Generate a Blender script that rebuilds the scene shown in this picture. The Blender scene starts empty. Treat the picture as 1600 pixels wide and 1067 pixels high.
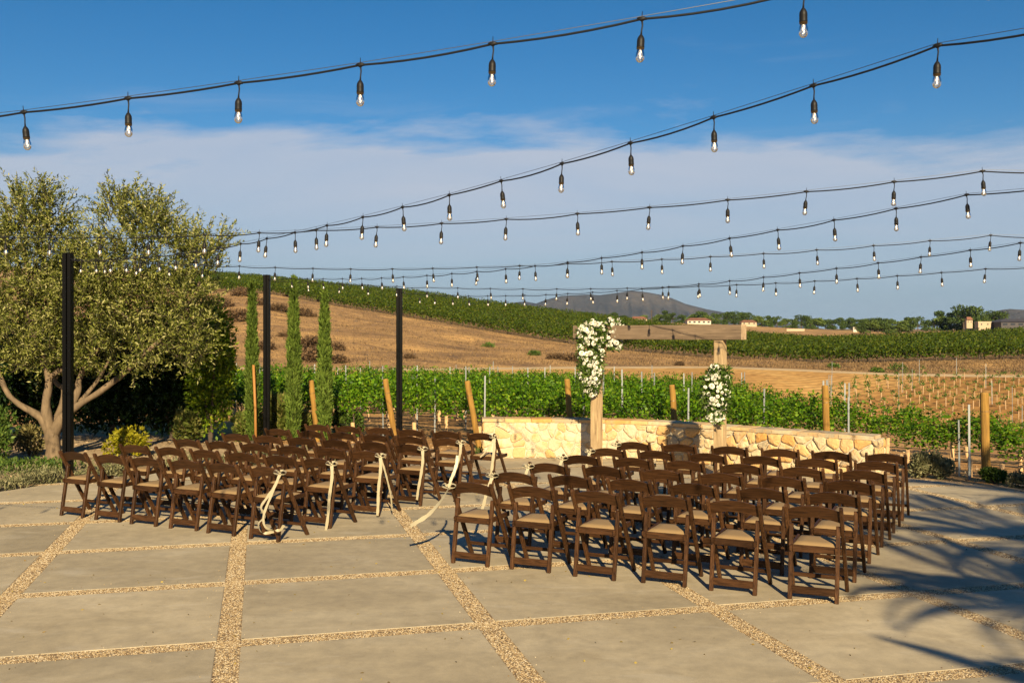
import bpy, math, random
import numpy as np
from mathutils import Vector, Matrix
rnd = random.Random(7)
rng = np.random.default_rng(11)
SC = bpy.context.scene
COL = SC.collection
R = math.radians
H = 2.22; F = 1556.0; CX = 800.0; CY = 524.0      # eye height and the photograph's focal length, in its pixels

# ------------------------------------------------------------ camera, sky, sun, exposure
cd = bpy.data.cameras.new('camera'); cam = bpy.data.objects.new('camera', cd); COL.objects.link(cam)
cam.location = (0, 0, H); cam.rotation_euler = (R(90), 0, 0)
cd.sensor_width = 36; cd.lens = 36 * F / 1600
cd.shift_y = -(533.5 - CY) / 1600; cd.clip_start = .05; cd.clip_end = 30000
SC.camera = cam
SUN_EL = 25.3; SUN_AZ = 6.6                         # shadows run away from the camera, a little to the left
HAZE = 4.5e-5; SUN_STRENGTH = 5.0; SKY_STRENGTH = 0.05
w = bpy.data.worlds.new('World'); SC.world = w; w.use_nodes = True
nt = w.node_tree; N = nt.nodes; L = nt.links
bg = N['Background']
sky = N.new('ShaderNodeTexSky'); sky.sky_type = 'NISHITA'; sky.sun_disc = False
sky.sun_elevation = R(SUN_EL); sky.sun_rotation = R(180 - SUN_AZ)
sky.altitude = 400; sky.air_density = 1.0; sky.dust_density = .35; sky.ozone_density = 3.5
tc = N.new('ShaderNodeTexCoord'); sep = N.new('ShaderNodeSeparateXYZ'); L.new(tc.outputs['Generated'], sep.inputs[0])
def wm(op, a, b=None, c=None, clamp=False):
    n = N.new('ShaderNodeMath'); n.operation = op; n.use_clamp = clamp
    for i, v in enumerate((a, b, c)):
        if v is None: continue
        if isinstance(v, (int, float)): n.inputs[i].default_value = v
        else: L.new(v, n.inputs[i])
    return n.outputs[0]
# cloud sheet: noise on a plane far overhead, thick towards the horizon with a ragged upper edge
elev = sep.outputs['Z']
zc = wm('MAXIMUM', wm('ADD', elev, .10), .02)
cmb = N.new('ShaderNodeCombineXYZ')
L.new(wm('DIVIDE', sep.outputs['X'], zc), cmb.inputs[0]); L.new(wm('DIVIDE', sep.outputs['Y'], zc), cmb.inputs[1])
def wnoise(scale, detail, rough, off, dist=0.0, sx=1.0):
    mp = N.new('ShaderNodeMapping'); mp.inputs['Location'].default_value = off; mp.inputs['Scale'].default_value = (sx, 1, 1)
    L.new(cmb.outputs[0], mp.inputs[0])
    n = N.new('ShaderNodeTexNoise'); n.inputs['Scale'].default_value = scale; n.inputs['Detail'].default_value = detail
    n.inputs['Roughness'].default_value = rough; n.inputs['Distortion'].default_value = dist
    L.new(mp.outputs[0], n.inputs['Vector']); return n.outputs['Fac']
n1 = wnoise(.55, 7, .58, (4.4, 8.8, 0), .4, .8)
n2 = wnoise(2.2, 8, .62, (8.3, 4.2, 0), .8, .55)
n3 = wnoise(.8, 6, .6, (1.3, 9.2, 0), .6, .5)
edge = wm('ADD', wm('ADD', wm('MULTIPLY_ADD', n1, .34, .016), wm('MULTIPLY', n2, .045)), 0.0)
mask = wm('MULTIPLY', wm('SUBTRACT', edge, elev), 26.0, clamp=True)
wisp = wm('MULTIPLY', wm('MULTIPLY', wm('SUBTRACT', n2, .50), 2.6, clamp=True), wm('MULTIPLY', wm('SUBTRACT', wm('ADD', edge, .055), elev), 12.0, clamp=True))
low = wm('MULTIPLY', wm('SUBTRACT', elev, .035), 9.0, clamp=True)         # thins out towards the horizon
dens = wm('MULTIPLY_ADD', wm('MULTIPLY', wm('SUBTRACT', n3, .33), 2.6, clamp=True), .34, .66)
cov = wm('MAXIMUM', wm('MULTIPLY', wm('MULTIPLY', mask, dens), wm('MULTIPLY_ADD', low, .72, .28)), wm('MULTIPLY', wisp, .45))
mix = N.new('ShaderNodeMix'); mix.data_type = 'RGBA'
hs = N.new('ShaderNodeHueSaturation'); hs.inputs['Saturation'].default_value = 1.34; hs.inputs['Value'].default_value = .86; L.new(sky.outputs[0], hs.inputs['Color'])
hz = N.new('ShaderNodeMix'); hz.data_type = 'RGBA'                       # thin blue grey haze low in the sky
L.new(wm('MULTIPLY', wm('SUBTRACT', .20, elev), 4.6, clamp=True), hz.inputs[0]); L.new(hs.outputs[0], hz.inputs[6]); hz.inputs[7].default_value = (2.0, 2.95, 4.35, 1)
L.new(cov, mix.inputs[0]); L.new(hz.outputs[2], mix.inputs[6]); mix.inputs[7].default_value = (5.2, 5.6, 6.5, 1)
L.new(mix.outputs[2], bg.inputs[0]); bg.inputs[1].default_value = SKY_STRENGTH
sl = bpy.data.lights.new('sun', 'SUN'); so = bpy.data.objects.new('sun', sl); COL.objects.link(so)
sl.energy = SUN_STRENGTH; sl.angle = R(.53); sl.color = (1, .80, .49)
sdir = Vector((-math.sin(R(SUN_AZ)) * math.cos(R(SUN_EL)), math.cos(R(SUN_AZ)) * math.cos(R(SUN_EL)), -math.sin(R(SUN_EL))))
so.rotation_euler = sdir.to_track_quat('-Z', 'Y').to_euler()
SC.view_settings.view_transform = 'Standard'; SC.view_settings.look = 'None'
SC.view_settings.exposure = 1.0; SC.view_settings.gamma = 1; SC.view_settings.use_curve_mapping = False
SC.render.engine = 'CYCLES'
SC.cycles.transparent_max_bounces = 16; SC.cycles.volume_bounces = 0

# ------------------------------------------------------------ helpers
def pt(px, py, Y):                                  # photograph pixel at depth Y -> point
    return Vector(((px - CX) / F * Y, Y, H - (py - CY) / F * Y))
def gp(px, py, z=0.0):                              # photograph pixel on a plane z
    Y = (H - z) * F / (py - CY); return Vector(((px - CX) / F * Y, Y, z))
def tag(o, label=None, cat=None, group=None, kind=None):
    if label: o['label'] = label
    if cat: o['category'] = cat
    if group: o['group'] = group
    if kind: o['kind'] = kind
    return o
def thing(name, label, cat, loc=(0, 0, 0), rz=0, group=None):
    o = bpy.data.objects.new(name, None); COL.objects.link(o); o.empty_display_size = .2
    o.location = loc; o.rotation_euler = (0, 0, rz); return tag(o, label, cat, group)
def link(name, me, parent=None, loc=(0, 0, 0)):
    o = bpy.data.objects.new(name, me); COL.objects.link(o); o.location = loc
    if parent: o.parent = parent
    return o
def copy_tree(o, parent=None):
    c = o.copy(); COL.objects.link(c)
    if parent: c.parent = parent
    for ch in o.children: copy_tree(ch, c)
    return c
class MB:
    def __init__(s): s.v = []; s.f = []
    def add(s, v, f):
        b = len(s.v); s.v += [tuple(p) for p in v]; s.f += [tuple(i + b for i in q) for q in f]; return s
    def box(s, c, d, rz=0, M=None):
        x, y, z = [k / 2 for k in d]; c = Vector(c); m = Matrix.Rotation(rz, 3, 'Z') if M is None else M
        v = [c + m @ Vector((a * x, b * y, e * z)) for a in (-1, 1) for b in (-1, 1) for e in (-1, 1)]
        return s.add(v, [(0, 1, 3, 2), (4, 6, 7, 5), (0, 4, 5, 1), (2, 3, 7, 6), (0, 2, 6, 4), (1, 5, 7, 3)])
    def beam(s, p0, p1, w, d, side=(1, 0, 0), ch=.004):    # chamfered bar, w along side, d across
        p0 = Vector(p0); p1 = Vector(p1); a = (p1 - p0).normalized(); u = Vector(side); u = (u - a * u.dot(a)).normalized(); t = a.cross(u)
        w /= 2; d /= 2
        prof = [(w - ch, d), (w, d - ch), (w, -d + ch), (w - ch, -d), (-w + ch, -d), (-w, -d + ch), (-w, d - ch), (-w + ch, d)]
        v = [p + u * x + t * y for p in (p0, p1) for x, y in prof]
        f = [(i, (i + 1) % 8, 8 + (i + 1) % 8, 8 + i) for i in range(8)] + [tuple(range(7, -1, -1)), tuple(range(8, 16))]
        return s.add(v, f)
    def tube(s, pts, rad, n=8, cap=True, wob=0.0):
        pts = [Vector(p) for p in pts]; v = []; f = []; u = None
        if isinstance(rad, (int, float)): rad = [rad] * len(pts)
        for i, p in enumerate(pts):
            a = (pts[min(i + 1, len(pts) - 1)] - pts[max(i - 1, 0)]).normalized()
            if u is None: u = a.orthogonal().normalized()
            u = (u - a * u.dot(a)).normalized(); t = a.cross(u)
            for k in range(n):
                th = 2 * math.pi * k / n; r = rad[i] * (1 + wob * (rnd.random() - .5))
                v.append(p + (u * math.cos(th) + t * math.sin(th)) * r)
        for i in range(len(pts) - 1):
            for k in range(n): f.append((i * n + k, i * n + (k + 1) % n, (i + 1) * n + (k + 1) % n, (i + 1) * n + k))
        if cap: f.append(tuple(range(n - 1, -1, -1))); f.append(tuple(range((len(pts) - 1) * n, len(pts) * n)))
        return s.add(v, f)
    def mesh(s, name, m=None, smooth=False):
        me = bpy.data.meshes.new(name); me.from_pydata(s.v, [], s.f); me.update()
        if m: me.materials.append(m)
        if smooth: me.polygons.foreach_set('use_smooth', [True] * len(me.polygons))
        return me
    def build(s, name, m, parent=None, smooth=False, loc=(0, 0, 0)):
        return link(name, s.mesh(name, m, smooth), parent, loc)
def np_mesh(name, v, q, m=None, smooth=False):
    me = bpy.data.meshes.new(name); k = q.shape[1]
    me.vertices.add(len(v)); me.vertices.foreach_set('co', np.asarray(v, np.float32).ravel())
    me.loops.add(q.size); me.loops.foreach_set('vertex_index', q.ravel().astype(np.int32))
    me.polygons.add(len(q)); me.polygons.foreach_set('loop_start', np.arange(0, q.size, k, dtype=np.int32))
    me.polygons.foreach_set('loop_total', np.full(len(q), k, np.int32))
    if smooth: me.polygons.foreach_set('use_smooth', np.ones(len(q), bool))
    me.update(calc_edges=True); me.validate()
    if m: me.materials.append(m)
    return me
def unit(a): return a / (np.linalg.norm(a, axis=1, keepdims=True) + 1e-9)
def leaves(P, D, ln, wd, fold=.25):                 # folded leaf blades: base, side, tip, side
    n = len(P); D = unit(D); S = unit(np.cross(D, rng.normal(size=(n, 3)))); Nn = np.cross(D, S)
    ln = np.broadcast_to(ln, (n,)).reshape(-1, 1); wd = np.broadcast_to(wd, (n,)).reshape(-1, 1)
    mid = P + D * ln * .45
    v = np.stack([P, mid + S * wd / 2 + Nn * wd * fold, P + D * ln - Nn * ln * .08, mid - S * wd / 2 + Nn * wd * fold], 1).reshape(-1, 3)
    return v, np.arange(4 * n).reshape(-1, 4)
def rdir(n, up=0.0, sp=1.0):
    d = unit(rng.normal(size=(n, 3))) * sp; d[:, 2] += up; return unit(d)

# ------------------------------------------------------------ materials
def newmat(name):
    m = bpy.data.materials.new(name); m.use_nodes = True; t = m.node_tree; return m, t, t.nodes['Principled BSDF']
def nd(t, typ, **kw):
    n = t.nodes.new(typ)
    for k, v in kw.items():
        if k in n.inputs.keys(): n.inputs[k].default_value = v
        else: setattr(n, k, v)
    return n
def ramp(t, fac, stops, interp='LINEAR'):
    r = t.nodes.new('ShaderNodeValToRGB'); r.color_ramp.interpolation = interp; e = r.color_ramp.elements
    while len(e) < len(stops): e.new(.5)
    for i, (p, c) in enumerate(stops): e[i].position = p; e[i].color = (*c, 1)
    t.links.new(fac, r.inputs[0]); return r.outputs[0]
def coords(t, scale=(1, 1, 1), kind='Object', rand=0.0, rot=(0, 0, 0)):
    c = t.nodes.new('ShaderNodeTexCoord'); mp = t.nodes.new('ShaderNodeMapping'); mp.inputs['Scale'].default_value = scale
    mp.inputs['Rotation'].default_value = rot
    t.links.new(c.outputs[kind], mp.inputs[0])
    if rand:
        oi = t.nodes.new('ShaderNodeObjectInfo'); a = nd(t, 'ShaderNodeVectorMath', operation='SCALE'); a.inputs[0].default_value = (rand, rand * .7, rand * 1.3)
        t.links.new(oi.outputs['Random'], a.inputs['Scale']); b = nd(t, 'ShaderNodeVectorMath', operation='ADD')
        t.links.new(mp.outputs[0], b.inputs[0]); t.links.new(a.outputs[0], b.inputs[1]); return b.outputs[0]
    return mp.outputs[0]
def noise(t, vec, scale, detail=5, rough=.55, dist=0.0, out='Fac'):
    n = nd(t, 'ShaderNodeTexNoise', Scale=scale, Detail=detail, Roughness=rough, Distortion=dist); t.links.new(vec, n.inputs['Vector']); return n.outputs[out]
def mixc(t, fac, a, b, mode='MIX'):
    m = nd(t, 'ShaderNodeMix', data_type='RGBA', blend_type=mode)
    for i, v in ((0, fac), (6, a), (7, b)):
        if isinstance(v, (int, float)): m.inputs[i].default_value = v
        elif isinstance(v, tuple): m.inputs[i].default_value = (*v, 1) if len(v) == 3 else v
        else: t.links.new(v, m.inputs[i])
    return m.outputs[2]
def bump(t, b, h, strength=.3, dist=.01):
    n = nd(t, 'ShaderNodeBump', Strength=strength, Distance=dist); t.links.new(h, n.inputs['Height']); t.links.new(n.outputs[0], b.inputs['Normal'])
def plain(name, c, rough=.6, metal=0.0):
    m, t, b = newmat(name); b.inputs['Base Color'].default_value = (*c, 1); b.inputs['Roughness'].default_value = rough; b.inputs['Metallic'].default_value = metal
    return m
def foliage(name, cols, trans=.28, rough=.55, spec=.18):
    m, t, b = newmat(name)
    g = t.nodes.new('ShaderNodeNewGeometry'); oi = t.nodes.new('ShaderNodeObjectInfo')
    k = len(cols) - 1
    c = ramp(t, g.outputs['Random Per Island'], [(i / k, q) for i, q in enumerate(cols)])
    v = nd(t, 'ShaderNodeHueSaturation'); t.links.new(c, v.inputs['Color'])
    mr = nd(t, 'ShaderNodeMapRange'); mr.inputs[3].default_value = .85; mr.inputs[4].default_value = 1.15
    t.links.new(oi.outputs['Random'], mr.inputs[0]); t.links.new(mr.outputs[0], v.inputs['Value'])
    t.links.new(v.outputs[0], b.inputs['Base Color']); b.inputs['Roughness'].default_value = rough; b.inputs['Specular IOR Level'].default_value = spec
    tr = t.nodes.new('ShaderNodeBsdfTranslucent'); t.links.new(v.outputs[0], tr.inputs[0])
    ms = t.nodes.new('ShaderNodeMixShader'); ms.inputs[0].default_value = trans
    t.links.new(b.outputs[0], ms.inputs[1]); t.links.new(tr.outputs[0], ms.inputs[2]); t.links.new(ms.outputs[0], t.nodes['Material Output'].inputs[0])
    return m
def wood(name, dark, lightc, scale, rough=.42, rand=9.0, bmp=.15):
    m, t, b = newmat(name); v = coords(t, scale, rand=rand)
    a = noise(t, v, 1.0, 8, .65, .6)
    c = ramp(t, a, [(.28, dark), (.72, lightc)])
    oi = t.nodes.new('ShaderNodeObjectInfo'); hv = t.nodes.new('ShaderNodeHueSaturation'); mr = nd(t, 'ShaderNodeMapRange'); mr.inputs[3].default_value = .72; mr.inputs[4].default_value = 1.35
    t.links.new(oi.outputs['Random'], mr.inputs[0]); t.links.new(mr.outputs[0], hv.inputs['Value']); t.links.new(c, hv.inputs['Color']); c = hv.outputs[0]
    t.links.new(c, b.inputs['Base Color']); b.inputs['Roughness'].default_value = rough; b.inputs['Specular IOR Level'].default_value = .16
    bump(t, b, a, bmp, .002); return m
WOODZ = wood('chair_wood_upright', (.010, .0046, .0020), (.088, .041, .0175), (70, 70, 6), bmp=.3)
WOODX = wood('chair_wood_cross', (.009, .0041, .0018), (.068, .031, .0130), (6, 70, 70), bmp=.3)
PAD = plain('seat_vinyl', (.28, .185, .085), .7)
def mk_concrete():
    m, t, b = newmat('concrete'); v = coords(t)
    a = noise(t, coords(t, (1, 1.6, 1), rot=(0, 0, .3)), .55, 6, .6, .5); f = noise(t, v, 6, 8, .7); g = noise(t, v, 160, 3, .6)
    oi = t.nodes.new('ShaderNodeObjectInfo')
    c = ramp(t, a, [(.28, (.285, .240, .162)), (.5, (.350, .296, .202)), (.74, (.43, .372, .265))])
    c = mixc(t, .55, c, ramp(t, f, [(.25, (.30, .30, .31)), (.75, (.70, .69, .66))]), 'OVERLAY')
    wh = noise(t, coords(t, (.7, 2.2, 1), rot=(0, 0, -.12)), 1.1, 8, .65, 1.0); c = mixc(t, ramp(t, wh, [(.55, (0, 0, 0)), (.80, (.45, .45, .45))]), c, (.56, .52, .44))
    c = mixc(t, .25, c, ramp(t, g, [(.3, (.3, .3, .3)), (.7, (.7, .7, .7))]), 'OVERLAY')
    st = noise(t, coords(t, (1, 1, 1)), 1.7, 9, .72, 1.2)
    c = mixc(t, .5, c, ramp(t, st, [(.54, (1, 1, 1)), (.70, (.74, .71, .66))]), 'MULTIPLY')
    hv = nd(t, 'ShaderNodeHueSaturation'); mr = nd(t, 'ShaderNodeMapRange'); mr.inputs[3].default_value = .89; mr.inputs[4].default_value = 1.10
    t.links.new(oi.outputs['Random'], mr.inputs[0]); t.links.new(mr.outputs[0], hv.inputs['Value']); t.links.new(c, hv.inputs['Color'])
    sc = nd(t, 'ShaderNodeTexVoronoi', Scale=5.5); t.links.new(v, sc.inputs['Vector'])
    spk = ramp(t, sc.outputs['Distance'], [(0.0, (.5, .47, .42)), (.018, (.5, .47, .42)), (.026, (1, 1, 1))])
    c2 = mixc(t, .5, hv.outputs[0], spk, 'MULTIPLY')
    t.links.new(c2, b.inputs['Base Color']); b.inputs['Roughness'].default_value = .8
    bump(t, b, f, .12, .01); return m
CONC = mk_concrete()
def mk_pebble(name, vor):
    m, t, b = newmat(name)
    cols = [(0, (.13, .082, .042)), (.25, (.30, .20, .10)), (.5, (.42, .31, .16)), (.8, (.52, .41, .25)), (1, (.58, .50, .36))]
    if vor:
        v = nd(t, 'ShaderNodeTexVoronoi', Scale=75); t.links.new(coords(t), v.inputs['Vector'])
        s = nd(t, 'ShaderNodeSeparateColor'); t.links.new(v.outputs['Color'], s.inputs[0])
        c = ramp(t, s.outputs[0], cols); e = ramp(t, v.outputs['Distance'], [(.35, (1, 1, 1)), (.7, (.45, .4, .35))])
        t.links.new(mixc(t, 1.0, c, e, 'MULTIPLY'), b.inputs['Base Color'])
        iv = nd(t, 'ShaderNodeMath', operation='SUBTRACT'); iv.inputs[0].default_value = 1; t.links.new(v.outputs['Distance'], iv.inputs[1])
        bump(t, b, iv.outputs[0], .8, .008)
    else:
        g = t.nodes.new('ShaderNodeNewGeometry'); t.links.new(ramp(t, g.outputs['Random Per Island'], cols), b.inputs['Base Color'])
    b.inputs['Roughness'].default_value = .75; return m
GRAV = mk_pebble('gravel_bed', True); PEB = mk_pebble('pebble_colour', False)
def mk_soil(name, c1, c2, c3, sc=(1, 1, 1), s1=.5, furrow=None, bstr=.5, bd=.06, rot=0.0, speck=None):
    m, t, b = newmat(name); v = coords(t, sc, rot=(0, 0, rot)); a = noise(t, v, s1, 8, .6, .4); f = noise(t, v, s1 * 14, 8, .7)
    c = ramp(t, a, [(.3, c1), (.5, c2), (.7, c3)])
    c = mixc(t, .6, c, ramp(t, f, [(.25, (.25, .25, .25)), (.75, (.75, .75, .75))]), 'OVERLAY')
    if furrow:
        wv = nd(t, 'ShaderNodeTexWave', Scale=furrow[0], Distortion=furrow[2], Detail=3); wv.inputs['Detail Scale'].default_value = 1.5
        t.links.new(coords(t, (1, 1, 1), rot=(0, 0, furrow[1])), wv.inputs['Vector'])
        c = mixc(t, furrow[3], c, ramp(t, wv.outputs['Fac'], [(.2, (.3, .29, .28)), (.8, (.66, .65, .62))]), 'OVERLAY')
    if speck:
        sp = noise(t, coords(t), speck[0], 4, .7); c = mixc(t, ramp(t, sp, [(speck[1], (0, 0, 0)), (speck[1] + .1, (1, 1, 1))]), c, speck[2])
    t.links.new(c, b.inputs['Base Color']); b.inputs['Roughness'].default_value = .95; b.inputs['Specular IOR Level'].default_value = .1
    bump(t, b, f, bstr, bd); return m
SOIL_G = mk_soil('garden_soil', (.27, .19, .115), (.38, .28, .17), (.46, .36, .24), s1=1.2, bd=.02)
SOIL_V = mk_soil('vineyard_soil', (0.310, 0.167, 0.068), (0.414, 0.236, 0.097), (0.517, 0.322, 0.143), s1=.35, furrow=(.9, R(-24 + 90), 3, .35), bd=.04)
SOIL_F = mk_soil('bare_field_soil', (0.380, 0.207, 0.068), (0.483, 0.282, 0.095), (0.575, 0.368, 0.140), s1=.10, furrow=(.35, R(38), 5, .5), bd=.1)
t_ = SOIL_F.node_tree; b_ = t_.nodes['Principled BSDF']; lk = b_.inputs['Base Color'].links[0].from_socket   # tilled brown earth where the young vines stand
vd = nd(t_, 'ShaderNodeVectorMath', operation='DOT_PRODUCT'); vd.inputs[1].default_value = (.86, -.51, 0); t_.links.new(coords(t_), vd.inputs[0])
ad = nd(t_, 'ShaderNodeMath', operation='MULTIPLY_ADD'); t_.links.new(noise(t_, coords(t_), .25, 5), ad.inputs[0]); ad.inputs[1].default_value = 7; t_.links.new(vd.outputs['Value'], ad.inputs[2])
mr = nd(t_, 'ShaderNodeMapRange'); mr.inputs[1].default_value = -13; mr.inputs[2].default_value = -9; t_.links.new(ad.outputs[0], mr.inputs[0])
t_.links.new(mixc(t_, mixc(t_, mr.outputs[0], (0, 0, 0), (1, 1, 1)), lk, mixc(t_, 1.0, lk, (.66, .60, .56), 'MULTIPLY')), b_.inputs['Base Color'])
DRY = mk_soil('dry_slope', (.20, .125, .072), (.40, .245, .112), (.66, .40, .155), s1=.20, bd=.5, bstr=.9, sc=(.6, 1, 1), speck=(.55, .58, (.17, .115, .075)))
ROAD = mk_soil('dirt_track', (.44, .32, .18), (.50, .37, .21), (.55, .42, .26), s1=.3, bd=.05)
HTOP = mk_soil('hill_soil', (.24, .15, .07), (.30, .19, .09), (.36, .24, .12), s1=.05, bd=.2)
FAR = mk_soil('far_land', (.10, .10, .045), (.20, .14, .075), (.30, .20, .12), s1=.006, bd=.5)
MOUNT = mk_soil('mountain_rock', (.042, .038, .046), (.072, .064, .066), (.135, .108, .090), s1=.0035, bd=25, bstr=1.0)
def mk_stone(name, cols, pw):
    m, t, b = newmat(name); oi = t.nodes.new('ShaderNodeObjectInfo'); v = coords(t, (1, 1, 1), rand=13)
    base = ramp(t, oi.outputs['Random'], cols)
    a = noise(t, v, 5, 7, .65, .8); c = mixc(t, ramp(t, a, [(.48, (0, 0, 0)), (.66, (1, 1, 1))]), base, (.50, .30, .12))
    c = mixc(t, ramp(t, noise(t, v, 2.6, 5, .6), [(.60, (0, 0, 0)), (.74, (.7, .7, .7))]), c, (.30, .25, .19))
    c = mixc(t, .5, c, ramp(t, noise(t, v, 40, 6, .7), [(.2, (.3, .3, .3)), (.8, (.72, .72, .7))]), 'OVERLAY')
    t.links.new(c, b.inputs['Base Color']); b.inputs['Roughness'].default_value = .9
    bump(t, b, noise(t, v, 18, 7, .65), .5, .02); return m
STONE = mk_stone('wall_stone', [(0, (.56, .46, .29)), (.3, (.46, .38, .25)), (.45, (.32, .265, .18)), (.6, (.54, .37, .17)), (.8, (.46, .24, .065)), (1, (.60, .53, .36))], 1)
STONEL = mk_stone('pale_wall_stone', [(0, (.52, .45, .33)), (.35, (.46, .39, .28)), (.6, (.49, .38, .23)), (.82, (.46, .30, .12)), (1, (.56, .50, .39))], 1); MORT = mk_soil('mortar', (.40, .35, .26), (.45, .40, .30), (.50, .45, .35), s1=6, bd=.01)
def mk_timber(name='weathered_timber', cs=((.13, .085, .045), (.34, .240, .130), (.50, .375, .215)), sc=(18, 18, 1.4)):
    m, t, b = newmat(name); v = coords(t, sc); a = noise(t, v, 1.0, 9, .68, .8); k = noise(t, coords(t, (1, 1, 1)), 3, 4, .6)
    c = ramp(t, a, [(.30, cs[0]), (.45, cs[1]), (.70, cs[2])]); c = mixc(t, .5, c, ramp(t, k, [(.3, (.36, .34, .33)), (.7, (.62, .6, .56))]), 'OVERLAY')
    t.links.new(c, b.inputs['Base Color']); b.inputs['Roughness'].default_value = .85; bump(t, b, a, .6, .008); return m
TIMB = mk_timber(); TIMBX = mk_timber('weathered_beam', ((.062, .044, .030), (.145, .103, .067), (.235, .172, .115)), (1.4, 26, 26))
TIMBE = mk_timber('beam_end_grain', ((.22, .15, .09), (.36, .26, .16), (.46, .35, .23)), (12, 12, 12))
for _m in (TIMB, TIMBX): pass
POSTW = mk_timber('treated_post', ((.10, .055, .012), (.24, .130, .022), (.33, .195, .040)), (14, 14, 1.2))
BLACK = plain('black_steel', (.0016, .0016, .0018), .4)
BLACK.node_tree.nodes['Principled BSDF'].inputs['Specular IOR Level'].default_value = .08; RUBBER = plain('black_rubber', (.010, .010, .011), .5); RUBBER.node_tree.nodes['Principled BSDF'].inputs['Specular IOR Level'].default_value = .2; WIRE = plain('steel_wire', (.10, .10, .10), .4, .8)
BRASS = plain('lamp_collar', (.10, .065, .03), .35, .6)
GALV = plain('galvanised_steel', (.25, .27, .28), .5, .4); TUBE = plain('grow_tube_card', (.50, .32, .16), .8); HOSE = plain('drip_hose', (.012, .012, .012), .5)
TAPE = plain('green_tape', (.01, .16, .07), .5)
BARK = mk_timber('olive_bark', ((0.049, 0.034, 0.019), (0.119, 0.085, 0.050), (0.189, 0.136, 0.081)), (9, 9, 3)); DBARK = plain('dark_bark', (.07, .05, .035), .9)
BAMB = plain('cane_stake', (.30, .14, .03), .7)
def mk_glass():
    m, t, b = newmat('bulb_glass'); t.nodes.remove(b)
    tr = t.nodes.new('ShaderNodeBsdfTransparent'); tr.inputs[0].default_value = (.93, .92, .90, 1)
    gl = nd(t, 'ShaderNodeBsdfGlossy', Roughness=.06); df = t.nodes.new('ShaderNodeBsdfTranslucent'); df.inputs[0].default_value = (.85, .80, .72, 1)
    fr = nd(t, 'ShaderNodeFresnel', IOR=1.5); m1 = t.nodes.new('ShaderNodeMixShader'); m2 = t.nodes.new('ShaderNodeMixShader'); m2.inputs[0].default_value = .35
    t.links.new(tr.outputs[0], m2.inputs[1]); t.links.new(df.outputs[0], m2.inputs[2])
    t.links.new(fr.outputs[0], m1.inputs[0]); t.links.new(m2.outputs[0], m1.inputs[1]); t.links.new(gl.outputs[0], m1.inputs[2])
    t.links.new(m1.outputs[0], t.nodes['Material Output'].inputs[0]); return m
GLASS = mk_glass()
FIL, _t, _b = newmat('glowing_filament'); _b.inputs['Emission Color'].default_value = (1, .80, .50, 1); _b.inputs['Emission Strength'].default_value = 2.6; _b.inputs['Base Color'].default_value = (1, .8, .5, 1)
SATIN, _t, _b = newmat('ivory_satin'); _b.inputs['Base Color'].default_value = (.37, .325, .215, 1); _b.inputs['Roughness'].default_value = .45
PETAL = foliage('rose_petal', [(.74, .71, .58), (.80, .78, .68), (.82, .82, .78)], .25)
L_OLIVE = foliage('olive_leaf', [(.030, .042, .008), (.085, .105, .016), (.17, .19, .032), (.28, .29, .075), (.42, .40, .18)], .28, .45)
L_DARK = foliage('dark_and_shaded_leaf', [(0.006, 0.016, 0.004), (0.012, 0.029, 0.006), (0.021, 0.048, 0.008)], .12, .5)  # olive's shade on the hedge put into the colour; a dark-leaved plant shares it
L_LIT = foliage('sunlit_evergreen_leaf', [(0.078, 0.144, 0.008), (0.169, 0.264, 0.014), (0.338, 0.396, 0.024)], .25, .5)  # sunlight on the hedge's right end put into a brighter leaf colour
L_CYP = foliage('cypress_leaf', [(.050, .085, .012), (.095, .150, .020), (.155, .215, .038)], .2, .7)
L_VINE = foliage('vine_leaf', [(.022, .062, .003), (.050, .125, .004), (.095, .205, .007), (.17, .25, .012)], .28, .5)
L_HILL = foliage('hill_vine_leaf', [(.018, .036, .002), (.034, .062, .003), (.056, .088, .004), (.10, .115, .008)], .25, .6)
L_GOLD = foliage('golden_leaf', [(0.140, 0.145, 0.007), (0.238, 0.218, 0.010), (0.315, 0.277, 0.020)], .3)
L_GRASS = foliage('grass_blade', [(0.072, 0.105, 0.017), (0.136, 0.165, 0.032), (0.240, 0.217, 0.070)], .3)
L_SILVER = foliage('silver_leaf', [(0.120, 0.125, 0.058), (0.200, 0.198, 0.098), (0.288, 0.266, 0.143)], .2)
L_BROWN = foliage('olive_brown_leaf', [(.09, .085, .03), (.17, .15, .055), (.24, .20, .08)], .2)
L_BUSHG = foliage('bush_leaf', [(.04, .085, .014), (.08, .14, .022), (.15, .21, .04)], .25)
L_DRYB = foliage('dry_brush', [(.075, .048, .028), (.12, .075, .040), (.17, .11, .058)], .1, .9)
L_FART = foliage('far_tree_leaf', [(.028, .050, .012), (.052, .088, .018), (.090, .130, .028)], .15, .8)
L_FARY = foliage('far_tree_leaf_light', [(.05, .085, .016), (.09, .135, .024), (.14, .18, .04)], .15, .8)
L_PALM = foliage('palm_leaf', [(.04, .08, .02), (.07, .12, .03)], .2)
TILE = plain('roof_tile', (.20, .085, .05), .85); STUC = plain('cream_stucco', (.40, .32, .22), .9); STUW = plain('white_stucco', (.50, .45, .37), .9)
DROOF = plain('dark_roof', (.05, .045, .05), .7); WIN = plain('dark_window', (.03, .035, .045), .15)

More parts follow.
